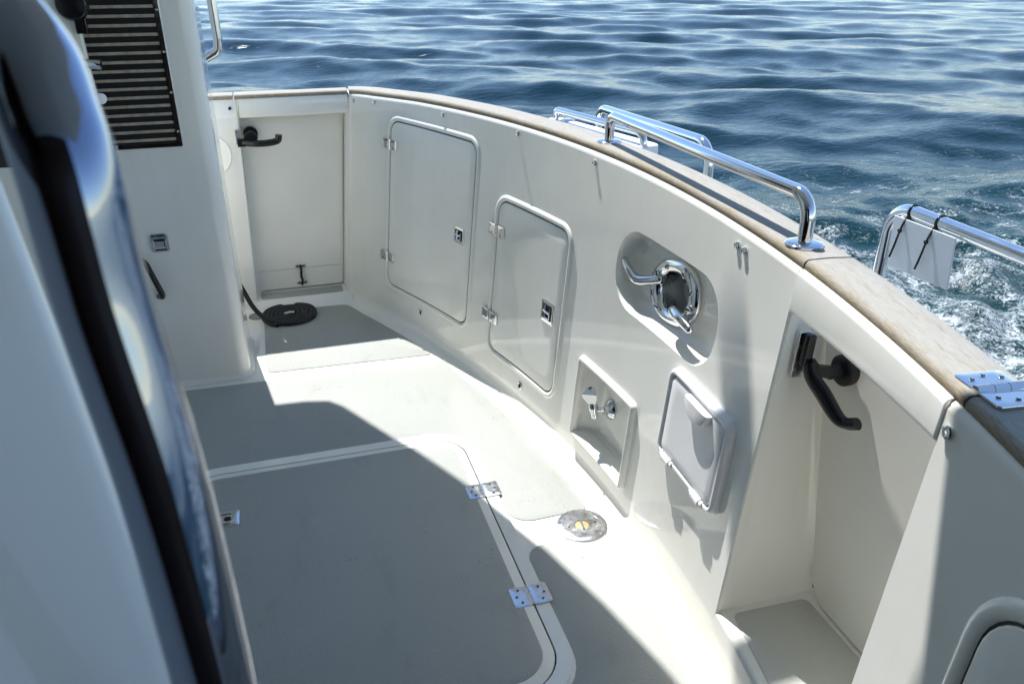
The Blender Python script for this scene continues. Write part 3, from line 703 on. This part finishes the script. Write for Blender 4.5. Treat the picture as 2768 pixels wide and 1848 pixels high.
for yy in (1.685, 1.50):
    f = Fr(yy, .374, .020); mb = MB(); mb.tube([f(-.022, 0, 0), f(.022, 0, 0)], .0125, 14); mb.tube([f(-.034, .001, 0), f(-.024, .001, 0)], .009, 12); mb.tube([f(.024, .001, 0), f(.034, .001, 0)], .009, 12)
    obj('pivot', mb, 'plastic', ld, sharp=50)

# ------------------------------------------------------------------ transom door, lift-up cap, handle
td = thing('transom_door', 'cream door panel deep inside the opening beside the storage lid', 'door')
q = [Vector(p) for p in ((1.438, .955), (1.305, .20), (1.265, .157), (.66, .157), (.66, .955))]
ol = fil2([(p.x, p.y) for p in q], [0, .05, .05, 0, 0], 8)
mb = MB(); P0 = Plain((1.215, 0, 0), (0, 1, 0), (0, 0, 1), (-1, 0, 0))
for ofs in (0,):
    rows = [[P0(p.x, p.y, -.04) for p in ol], [P0(p.x, p.y, .012) for p in ol]]
    c = Vector((1.02, .6)); rows.append([P0(p.x+(c.x-p.x)*.008, p.y+(c.y-p.y)*.008, .0155) for p in ol])
    mb.rows(rows, close_u=True, cap1=True, cap0=True)
obj('door_panel', mb, 'gelshade', td, sharp=30)
mb = MB(); mb.box((1.262, 1.07, .50), (.008, .9, .9)); obj('dark_backing', mb, 'rubber', td)  # black sheet behind the panel keeps its edge gap dark
hd = thing('lever_handle', 'glossy black lever catch on the jamb of the transom door', 'handle')
# mounted on the port jamb (faces -Y), pressing a rubber pad on the panel
jy = 1.335
mb = MB(); mb.box((1.072, jy-.002+.004, .855), (.032, .006, .112), Matrix.Rotation(R(4), 3, 'Y')); obj('mount_plate', mb, 'chrome2', hd, bevel=.002)
mb = MB(); mb.box((1.078, jy-.012, .872), (.025, .018, .075), Matrix.Rotation(R(4), 3, 'Y')); mb.tube([(1.082, jy-.016, .845), (1.10, jy-.02, .822), (1.145, jy-.022, .812)], .0155, 14)
obj('catch_body', mb, 'black', hd, bevel=.006)
mb = MB(); mb.tube([(1.135, jy-.022, .812), (1.165, jy-.022, .812)], .016, 12); mb.revolve([(.032, 0), (.036, .004), (.036, .022), (.033, .028), (0, .028)], (1.165, jy-.022, .812), (1, 0, 0), 28); obj('rubber_pad', mb, 'rubber', hd)
lev = smooth_path([(1.082, jy-.018, .845), (1.086, jy-.03, .815), (1.100, jy-.062, .782), (1.112, jy-.098, .748), (1.120, jy-.122, .742), (1.124, jy-.150, .756)], 8)
nL = len(lev)
mb = MB(); mb.tube(lev, lambda i: (.0115+.004*math.sin(min(1, i/nL*1.3)*math.pi), .0145+.008*math.sin(min(1, i/nL*1.3)*math.pi)), 16); obj('lever', mb, 'black', hd, sharp=50)

lc = thing('lift_up_cap', 'white fascia with teak top bridging the transom door opening', 'gate')
mb = MB(); sweep_cap(mb, wallpath, lin(DO0-.018, DO1-.008, 30), capprof(.112)); obj('cap_rail', mb, 'teak', lc, sharp=40)
mb = MB(); zf = .968
prof = [(-.06, zf), (-.008, zf)]+[(.004-.012*(1-math.sin(a)), zf+.012*(1-math.cos(a))) for a in lin(.2, math.pi/2, 5)]
def fasc(y):
    z1 = zc(y); P = [(n, z) for n, z in prof]+[(.004-.014*(1-math.cos(a)), z1-.014+.014*math.sin(a)) for a in lin(0, math.pi/2, 5)]+[(-.06, z1)]
    return [W(y, z, n) for n, z in P]
ysf = [DO0+.004, DO0+.006, DO0+.012]+lin(DO0+.03, DO1-.03, 16)+[DO1-.012, DO1-.006, DO1-.004]
rows = []
for i, y in enumerate(ysf):
    rw = fasc(y)
    if i in (0, len(ysf)-1): rw = [p+(W(y, p.z, -.05)-W(y, p.z, 0))*.12 for p in rw]
    rows.append(rw)
mb.rows(rows, close_u=True, cap0=True, cap1=True); obj('fascia', mb, 'gel', lc, sharp=40)
# strap hinge on the teak
yh = DO0-.022; pth = wallpath(yh); zt = zc(yh)+.0205
f = Plain((W(yh, 1.05, -.068).x, yh-.001, zt), (.12, 1, 0), (1, -.12, 0), (0, 0, 1))
hinge(f, .105, .082, lc, 'chrome', th=.0035, kn=.0085, screws=3)

# near end of the bulwark
nb = thing('bulwark_end', 'white bulwark end with shaded teak cap right of the transom door', 'bulwark')
mb = MB(); cell(mb, Y2, DO0, .045, lambda y: zc(y)-.016)
ys3 = lin(Y2, DO0, 40); strip(mb, ys3, cove); strip(mb, ys3, [(n, z) for n, z in [(-.016*(1-math.cos(a)), (lambda y, a=a: zc(y)-.016+.016*math.sin(a))) for a in lin(0, math.pi/2, 5)]+[(-.05, lambda y: zc(y)), (-.13, lambda y: zc(y)-.002), (-.13, lambda y: -.8)]])
rows = []
for t in lin(0, 1, 12):
    z = SILL-.03+(zc(DO0)-.004-SILL+.03)*t
    rows.append([W(DO0, z, -6e-5), W(DO0+.003, z, -.003), W(DO0+.004, z, -.008), Vector((1.225, DO0-.03, z))])
mb.rows(rows)
# return along the starboard side
pc = W(Y2, 0); mb.rows([[pc+Vector((KZ*z, 0, z)), Vector((pc.x-.06+KZ*z, Y2-.12, z)), Vector((pc.x-.2+KZ*z, Y2-.18, z)), Vector((-1.0+KZ*z, Y2-.2, z))] for z in (0, .5, 1.04)])
obj('wall', mb, 'gel', nb, sharp=40, merge=False)
mb = MB(); sweep_cap(mb, wallpath, [DO0-.0235, DO0-.0182], [(a-.0012, b_-.0012) for a, b_ in capprof(.110)]); mb.uv = {}; obj('caulk_seam', mb, 'rubber', nb, sharp=40)
mb = MB(); sweep_cap(mb, wallpath, lin(Y2, DO0-.024, 40), capprof(.112)); obj('cap_rail', mb, 'teak', nb, sharp=40)
stud(.80, 1.0, nb, .0105)
locker(-.05, .602, .18, .880, .10, .036, (), None, 'locker door with broad white rim at the near end of the bulwark', None)

# ------------------------------------------------------------------ rails on and beyond the cap
def plate_r(mb, o, ax, r): mb.revolve([(r, -.001), (r, .003), (r*.9, .006), (r*.5, .009), (0, .009)], o, ax, 30)
hr_ = thing('handrail', 'polished handrail with two round flanges standing on the teak cap', 'rail')
b0 = W(2.415, zc(2.4), -.066)+Vector((0, 0, .020)); b1 = W(1.408, zc(1.4), -.052)+Vector((0, 0, .020))
hgt = .104
mb = MB(); mb.tube(fillet([b0, b0+Vector((.0, .0, hgt-.020)), b1+Vector((0, 0, hgt)), b1], .055, 12), .0158, 22); obj('tube', mb, 'chrome', hr_, sharp=60)
for b in (b0, b1): mb = MB(); plate_r(mb, b, (0, 0, 1), .041); obj('flange', mb, 'chrome', hr_)
pr1 = thing('platform_rail', 'tall polished hoop rail outboard, just behind the handrail on the cap', 'rail')
mb = MB(); mb.tube(fillet([(1.6, 3.79, -.38), (1.6, 3.79, .972), (1.6, 2.70, 1.012), (1.6, 2.69, -.38)], .085, 12), .021, 22); obj('tube', mb, 'chrome', pr1, sharp=60)
for yy in (3.79, 2.69): mb = MB(); plate_r(mb, (1.6, yy, -.381), (0, 0, 1), .045); obj('flange', mb, 'chrome', pr1)
pr2 = thing('platform_rail', 'polished hoop rail outboard of the transom door with a white plate tied on', 'rail')
mb = MB(); mb.tube(fillet([(1.6, 1.745, -.38), (1.6, 1.725, 1.045), (1.6, .55, 1.03), (1.6, .55, -.38)], .075, 12), .0185, 22); obj('tube', mb, 'chrome', pr2, sharp=60)
for yy in (1.745, .55): mb = MB(); plate_r(mb, (1.6, yy, -.381), (0, 0, 1), .045); obj('flange', mb, 'chrome', pr2)
sp = thing('sign_plate', 'blank white plate hanging from the outboard rail by cable ties', 'plate')
P0 = Plain((1.578, 0, 0), (0, 1, 0), (0, 0, 1), (-1, 0, 0)); c4 = [(1.69, 1.028), (1.478, 1.030), (1.470, .897), (1.684, .888)]
mb = MB(); mb.rows([[P0(y, z, n-(1.03-z)*.03) for y, z in c4] for n in (-.002, .002)], close_u=True, cap0=True, cap1=True); obj('plate', mb, 'sign', sp, sharp=20, bevel=.001)
for yy, zz, dy in ((1.648, 1.043, .012), (1.553, 1.042, .012)):
    mb = MB(); mb.tube([(1.6+.0205*math.cos(a), yy+.01*math.sin(a)*.3, zz+.0205*math.sin(a)) for a in lin(0, 2*math.pi, 24)][:-1], .0026, 8, closed=True)
    mb.tube(smooth_path([(1.581, yy, zz-.006), (1.574, yy+.004, zz-.03), (1.570, yy+.006, zz-.05), (1.570, yy+.014, zz-.09), (1.569, yy+.022, zz-.125)], 6), .0028, 8)
    mb.box((1.570, yy+.006, zz-.047), (.007, .009, .007)); obj('cable_tie', mb, 'black', sp, sharp=50)
bb = thing('boarding_board', 'white board with low chrome grab rail outside the teak cap', 'board')
e0, e1 = Vector((1.15, 3.27, 0)), Vector((1.315, 2.635, 0)); dr_ = (e1-e0).normalized(); sd = Vector((dr_.y, -dr_.x, 0))*-1
if sd.x < 0: sd = -sd
f = Plain((e0+e1)/2+Vector((0, 0, 1.018)), dr_, sd, (0, 0, 1)); Lb = (e1-e0).length
mb = MB(); slab(mb, -Lb/2, Lb/2, -.05, .06, .035, -.03, .016, lambda y, z, n: f(y, z, n), .008, 3); obj('board', mb, 'board', bb, sharp=50)
mb = MB(); mb.tube(fillet([f(-Lb/2+.05, .005, .01), f(-Lb/2+.05, .005, .056), f(Lb/2-.02, -.012, .060), f(Lb/2-.02, -.012, -.03)], .04, 8), .0135, 18); obj('grab_rail', mb, 'chrome', bb, sharp=60)
mb = MB(); plate_r(mb, f(-Lb/2+.1, .03, .016), (0, 0, 1), .03); obj('cleat_base', mb, 'chrome', bb)
pf = MB(); pf.box((1.38, 1.755, -.43), (.62, 4.4, .09)); obj('swim_platform', pf, 'gel', label='white swim platform behind the transom carrying the hoop rails', cat='platform', bevel=.03)

# ------------------------------------------------------------------ side bulwark and side gate (far)
sbk = thing('side_bulwark', 'white side post with teak cap between cabinet and side gate', 'bulwark')
LJ = lambda z: -.146+.036*z
mb = MB()
zz = lin(0.0, 1.036, 10)
rows = []
for z in zz: rows.append([Vector((-1.3, YS, z)), Vector((LJ(z)-.25, YS, z)), Vector((LJ(z)-.012, YS, z)), Vector((LJ(z)-.004, YS+.003, z)), Vector((LJ(z), YS+.012, z)), Vector((LJ(z)-.004, YS+.14, z))])
rows.append([Vector((p.x, p.y+.008, 1.048)) for p in rows[-1]])
mb.rows(rows); mb.rows([[Vector((-1.3, YS, .045)), Vector((LJ(0), YS, .045))], [Vector((-1.3, YS-.013, .013)), Vector((LJ(0), YS-.013, .013))], [Vector((-1.3, YS-.045, .0)), Vector((LJ(0), YS-.045, .0))]])
mb.box((-.75, YS+.10, .15), (1.25, .05, 1.78))
obj('wall', mb, 'gel', sbk, sharp=40, merge=False)
def sidepath(x): return Vector((x, YS, 1.05)), (0.0, -1.0)
mb = MB(); sweep_cap(mb, sidepath, lin(-1.2, -.124, 12), capprof(.105, th=.018, r=.013)); obj('cap_rail', mb, 'teak', sbk, sharp=40)
fS = Plain((0, YS, 0), (1, 0, 0), (0, 0, 1), (0, -1, 0))
def disc_on(fr, a, b, prof, name, mat, parent, n=24): mb = MB(); mb.revolve(prof, fr(a, b, 0), fr.c, n); return obj(name, mb, mat, parent)
disc_on(fS, -.143, 1.012, [(.0075, -.001), (.008, .004), (.005, .006), (.005, .011), (.0075, .013), (.0075, .017), (0, .017)], 'canvas_stud', 'chrome', sbk)
disc_on(fS, -.262, .80, [(.098, -.001), (.098, .003), (.094, .0055), (.088, .004), (.084, .0035), (0, .003)], 'access_cover', 'gel', sbk, 48)
# recess reveals: starboard-side jamb and sill
mb = MB(); rows = []
for z in lin(.02, 1.036, 10):
    x = .315+KZ*z; rows.append([Vector((x, YS, z)), Vector((x-.006, YS+.003, z)), Vector((x-.009, YS+.012, z)), Vector((x-.012, YS+.16, z))])
mb.rows(rows)
xs = lin(-.15, .335, 10)
mb.rows([[Vector((x, y, z)) for x in xs] for y, z in ((YS-.075, -.001), (YS-.055, .008), (YS-.035, .026), (YS-.012, .037), (YS+.0, .04), (YS+.2, .042))])
obj('gate_reveal', mb, 'gel', sbk, sharp=40)
q = fil2([(-.125, YS+.012), (.292, YS+.012), (.295, YS+.098), (-.13, YS+.098)], [.015]*4); mb = MB(); flat_poly(mb, q, .038, .0445, .002); obj('nonskid_panel', mb, 'nonskid', sbk)

sg = thing('side_gate', 'white side gate panel with teak cap at the far end of cockpit', 'gate')
PY = YS+.112
mb = MB(); rows = []
def gp(z0, z1, n0, name, mat):
    mb = MB(); x = lambda z: (LJ(z)+.002, .315+KZ*z-.0205)
    rows = []
    for n in (.03, n0+.001, n0):
        d = .002 if n == n0 else 0
        rows.append([Vector((x(z0)[0]+d, PY+n, z0+d)), Vector((x(z0)[1]-d, PY+n, z0+d)), Vector((x(z1)[1]-d, PY+n, z1-d)), Vector((x(z1)[0]+d, PY+n, z1-d))])
    mb.rows(rows, close_u=True, cap0=True, cap1=True); return obj(name, mb, mat, sg, sharp=20)
gp(.158, 1.05, .0, 'door_panel', 'gelshade'); gp(.052, .1555, .0015, 'lower_board', 'gelshade')
mb = MB(); mb.box((.1, PY+.06, .5), (.7, .01, 1.1)); obj('backing', mb, 'gelshade', sg)
mb = MB()
xf = lambda x, z: x
def fascS(x):
    z0, z1 = .962, 1.05; P = [(-.06, z0), (-.008, z0), (0, z0+.003), (.004, z0+.012), (.004, z1-.014), (0, z1-.004), (-.010, z1), (-.06, z1)]
    return [Vector((x+.03*(z-1), YS-n, z)) for n, z in P]
mb.rows([fascS(x) for x in lin(-.104, .398, 6)], close_u=True, cap0=True, cap1=True); obj('fascia', mb, 'gel', sg, sharp=40)
mb = MB(); sweep_cap(mb, sidepath, lin(-.118, .404, 12), capprof(.105, th=.018, r=.013)); obj('cap_rail', mb, 'teak', sg, sharp=40)
mb = MB(); mb.box((-.126, YS-.004, .878), (.024, .008, .07)); obj('catch_plate', mb, 'chrome2', sg, bevel=.002)
mb = MB(); mb.box((-.113, YS-.012, .853), (.036, .022, .036)); mb.tube(smooth_path([(-.105, YS-.012, .853), (-.05, YS-.028, .848), (0, YS-.032, .848), (.04, YS-.032, .853), (.056, YS-.032, .862), (.060, YS-.032, .885)], 6), lambda i: (.016, .017), 14)
mb.tube([(-.068, YS-.01, .872), (-.068, YS+.085, .872)], .012, 10); mb.revolve([(.031, 0), (.034, .004), (.034, .02), (0, .024)], (-.068, YS+.08, .874), (0, 1, 0), 24); mb.revolve([(.030, 0), (.032, .006), (.026, .014), (0, .015)], (-.068, YS-.004, .874), (0, -1, 0), 24)
obj('lever_catch', mb, 'black', sg, sharp=50)
for zz_ in (.172, .078):
    for dx in (-.019, .019):
        mb = MB(); mb.revolve([(.009, .001), (.009, .004), (.006, .006), (0, .006)], (.09+dx, PY, zz_), (0, -1, 0), 14); obj('eye_screw', mb, 'chrome2', sg)
mb = MB(); mb.tube(smooth_path([(.088, PY-.006, .178), (.092, PY-.012, .155), (.089, PY-.012, .12), (.093, PY-.010, .095), (.089, PY-.007, .066)], 5), lambda i: .0062+.0012*math.sin(i*1.9), 8); mb.tube([(.069, PY-.007, .172), (.111, PY-.007, .172)], .0035, 8); mb.tube([(.069, PY-.007, .078), (.111, PY-.007, .078)], .0035, 8); obj('tie_cord', mb, 'rubber', sg)

# ------------------------------------------------------------------ cabinet with louvred vent
cb = thing('stair_cabinet', 'tall white cabinet with louvred vent at the left of cockpit', 'cabinet')
CX, CY = -.19, 3.276; CD = .42
def cab_ring(z, ins=0.0):
    r = .055; P = [(-1.25, CY), (-.8, CY), (-.6, CY), (-.4, CY), (-.3, CY), (CX-r*1.6, CY)]
    P += [(CX-r+r*math.sin(a), CY+r-r*math.cos(a)) for a in lin(.12, math.pi/2, 8)]
    P += [(CX, CY+CD-.04), (CX-.012, CY+CD-.012), (CX-.04, CY+CD), (-1.25, CY+CD)]
    return [Vector((x, y, z)) for x, y in P]
mb = MB(); mb.rows([cab_ring(z) for z in lin(0.02, 2.6, 12)]); 
obj('cabinet_shell', mb, 'gel', cb, sharp=40)
mb = MB(); mb.rows([[p+Vector(((0.016 if k_ > 5 else 0), (-.012 if k_ < 9 else 0), 0))*(1-t) for k_, p in enumerate(cab_ring(.001+.022*t))] for t in (0, .4, 1)]); obj('base_fillet', mb, 'gel', cb)
fC = Plain((0, CY, 0), (1, 0, 0), (0, 0, 1), (0, -1, 0)); mC = lambda y, z, n: fC(y, z, n)
vx0, vx1, vz0, vz1 = -.60, -.3, 1.003, 1.82
vt = obj('vent_frame', (lambda b_: (loops(b_, [(rrect(vx0, vx1, vz0, vz1, .003, cnt=(4, 4)), -.001), (rrect(vx0, vx1, vz0, vz1, .003, cnt=(4, 4)), .007), (rrect(vx0+.002, vx1-.002, vz0+.002, vz1-.002, .003, cnt=(4, 4)), .009), (rrect(vx0+.018, vx1-.018, vz0+.018, vz1-.018, .003, cnt=(4, 4)), .009), (rrect(vx0+.020, vx1-.020, vz0+.020, vz1-.020, .003, cnt=(4, 4)), .004), (rrect(vx0+.020, vx1-.020, vz0+.020, vz1-.020, .003, cnt=(4, 4)), -.001)], mC), b_)[1])(MB()), 'chrome', cb, sharp=30)
mb = MB(); slab(mb, vx0+.016, vx1-.016, vz0+.016, vz1-.016, .002, -.001, .0015, mC, .0003, 2); obj('vent_back', mb, 'dark', vt, sharp=0)
ns = 26
smesh = None
for i in range(ns):
    z = vz0+.030+i*.0305
    mb = MB(); mb.box(fC((vx0+vx1)/2, z, .0045), (vx1-vx0-.042, .006, .0100), Matrix.Rotation(R(-12), 3, 'X'))
    if smesh is None: o_ = obj('vent_slat', mb, 'slat', vt, sharp=20); smesh = o_; z_first = z
    else:
        c_ = smesh.copy(); col.objects.link(c_); c_.location = (0, 0, z-z_first); c_.parent = vt
for zz_ in (1.06, 1.2, 1.34, 1.48): obj('vent_screw', screw_mb(fC, vx1-.0095, zz_, .009, .0042), 'chrome2', vt)
f = Plain((-.449, CY, .638), (1, 0, 0), (0, 0, 1), (0, -1, 0)); mF = lambda y, z, n: f(y, z, n)
mb = MB(); slab(mb, -.034, .034, -.036, .036, .012, -.001, .008, mF, .003, 3, .01); lt = obj('paddle_latch', mb, 'chrome2', cb)
mb = MB(); slab(mb, -.024, .026, -.026, .016, .005, .006, .0095, mF, .001, 2, .01); obj('latch_paddle', mb, 'chrome', lt)
mb = MB(); mb.box(f(.002, -.027, .0085), (.042, .003, .006)); mb.box(f(.018, -.002, .0098), (.004, .002, .03)); obj('latch_slot', mb, 'dark', lt)
ph = MB(); ph.tube(fillet([(-.560, CY, .575), (-.512, CY-.035, .578), (-.468, CY-.04, .425), (-.490, CY, .415)], .022, 6), .0115, 12); obj('pull_handle', ph, 'black', cb, sharp=50)
gr = thing('cabinet_rail', 'chrome grab rail on the outer side of the white cabinet', 'rail')
mb = MB(); mb.tube(fillet([(-.185, 3.5, 1.29), (-.135, 3.5, 1.315), (-.130, 3.5, 1.36), (-.138, 3.5, 1.8), (-.185, 3.5, 1.83)], .03, 8), .0175, 18); obj('tube', mb, 'chrome', gr, sharp=60)
# cabin door latch set in front of the vent
dl = thing('cabin_door_latch', 'black knob and chrome lever latch in front of the louvred vent', 'latch')
mb = MB(); mb.rows([[Vector((-.66, 3.17, z)), Vector((-.555+.02*(1.5-z), 3.17, z)), Vector((-.55+.02*(1.5-z), 3.175, z)), Vector((-.55+.02*(1.5-z), 3.20, z)), Vector((-.66, 3.20, z))] for z in (.9, 1.2, 1.42, 1.9)], close_u=True, cap0=True, cap1=True); obj('latch_post', mb, 'gel', dl, sharp=30)
mb = MB(); mb.revolve([(.05, 0), (.052, .01), (.045, .03), (.02, .034), (0, .034)], (-.555, 3.168, 1.505), (0, -1, 0), 24); mb.box((-.54, 3.16, 1.44), (.035, .03, .05)); obj('knob', mb, 'black', dl, bevel=.003)
mb = MB(); mb.tube(smooth_path([(-.60, 3.165, 1.325), (-.57, 3.14, 1.325), (-.53, 3.125, 1.322), (-.500, 3.12, 1.318)], 5), lambda i: (.016, .012), 14); obj('lever', mb, 'chrome', dl, sharp=50)
mb = MB(); mb.revolve([(.018, 0), (.018, .02), (.012, .024), (0, .024)], (-.535, 3.165, 1.205), (.6, -1, 0), 16); obj('stop_button', mb, 'plastic', dl)
# dark window plate left of the cabinet
dwp = MB(); slab(dwp, -1.2, -.845, .965, 1.7, .004, -.001, .006, mC, .001, 2); wpo = obj('cabin_window', dwp, 'glass', label='dark cabin window pane at the far left behind the grab rail', cat='window', sharp=30)

# ------------------------------------------------------------------ foreground grab rail and door panel, close to the lens
def DP(x, y, dep):
    x *= 2768/2349.0; y *= 2768/2349.0
    return CAM+(FW*FPX+RT*(x-1384)-UP*(y-924))*(dep/FPX)
fg = thing('grab_rail', 'large polished grab rail running down the left foreground', 'rail')
pp = smooth_path([DP(x, y, d) for x, y, d in ((-420, -120, .40), (-210, -110, .335), (-50, 5, .295), (62, 135, .280), (118, 275, .275), (160, 405, .275), (240, 700, .290), (372, 1100, .310), (478, 1500, .335), (520, 1680, .35), (545, 1800, .36))], 8)
mb = MB(); mb.tube(pp, .0165, 40); obj('tube', mb, 'fg_dark_reflection', fg, sharp=70)
mb = MB(); mb.revolve([(.036, -.002), (.036, .003), (.03, .006), (.0165, .008)], pp[-1], pp[-2]-pp[-1], 30); obj('flange', mb, 'chrome', fg)
dp2 = thing('cabin_door_panel', 'glossy white moulded panel at the lower left foreground', 'panel')
# bowed glossy moulding, its right-hand edge raked and rounded over
mb = MB(); rows = []
dn = Vector((-1, -.95, 0)).normalized()
for t in lin(0, 1, 30):
    z = 1.60-t*.8; e = Vector((-.13-.274*(z-1.546), .451+.583*(z-1.546), z))
    rw = [e+Vector((-.3, .05, 0)), e+Vector((-.03, .03, 0)), e+Vector((-.004, .018, 0)), e+Vector((-.001, .008, 0)), e+Vector((-.006, .001, 0)), e+Vector((-.014, -.004, 0))]
    for s_ in lin(0, 1, 16):
        rw.append(e+Vector((-.014, -.004, 0))+dn*(.012+s_*.75)+Vector((.95, -1, 0))*(.012*math.sin(s_*5+z*3)*min(1, s_*3)))
    rows.append(rw)
mb.rows(rows); obj('panel_skin', mb, 'gel', dp2, sharp=60)

# ------------------------------------------------------------------ flybridge and bulkhead outside the frame, plus pieces added for shade and reflections
fb = thing('flybridge_deck', 'white flybridge deck overhanging the cockpit above the camera', 'deck')
HZ = 2.6; sh = Vector((SUN.x/SUN.z*HZ, SUN.y/SUN.z*HZ))
edge = [(-.14, 2.995), (.02, 2.985), (.113, 2.961), (.165, 2.90), (.203, 2.829), (.327, 2.592), (.446, 2.353), (.534, 2.168), (.669, 1.832), (.752, 1.563), (.811, 1.315)]
E2 = [(x+sh.x, y+sh.y) for x, y in edge]+[(.655, 2.5), (.68, 2.2), (.685, 1.92), (.73, 1.76), (.86, 1.64), (1.03, 1.52), (1.06, 1.2), (1.06, -.6), (-2.6, -.7), (-2.6, 4.30), (-.7, 4.30)]
mb = MB(); flat_poly(mb, E2, HZ, HZ+.1, .01); mb.f.append(tuple(range(len(E2)))[::-1]); obj('deck_slab', mb, 'gel', fb, sharp=30)
bm_ = MB(); q0 = Vector((1.035, 1.405, .60))+SUN*5.0  # pole added out of view to cast the soft streak on the transom
bm_.tube([q0+Vector((-1.6, 0, .15)), q0+Vector((-.5, 0, .05)), q0], .075, 20); bm_.tube([q0+Vector((-1.6, 0, .15)), q0+Vector((-1.6, 0, -2.6))], .05, 14)
obj('streak_caster', bm_, 'gel', label='white boom added unseen overhead to shade a streak on the transom', cat='caster')
cbh = thing('cabin_bulkhead', 'white aft cabin bulkhead with dark glass behind the grab rail', 'bulkhead')
mb = MB(); mb.box((-1.35, 1.6, .9), (.08, 5.0, 2.45)); obj('wall', mb, 'gel', cbh)
mb = MB(); mb.box((-1.30, .6, 1.05), (.02, 1.6, 1.9)); obj('glass_door', mb, 'glass', cbh)

cs_ = thing('dark_surround', 'dark wooden panels added unseen behind the camera to darken reflections', 'blocker')  # unseen dark panels added to block sky light and blacken the rail's reflections
mb = MB(); mb.box((-.60, -.48, 1.2), (1.9, .04, 2.4)); obj('side_blocker', mb, 'darkwood', cs_)
mb = MB(); mb.box((-.95, -.12, 1.2), (.04, .94, 2.4)); obj('end_blocker', mb, 'darkwood', cs_)
mb = MB(); mb.box((-.75, -.15, 2.06), (.5, .9, .05)); obj('top_blocker', mb, 'darkwood', cs_)
mb = MB(); mb.box((-.45, -.02, .012), (1.0, .85, .016)); obj('dark_floor_sheet', mb, 'rubber', cs_, bevel=.004)  # black sheet added to carry the rail's dark reflection further down
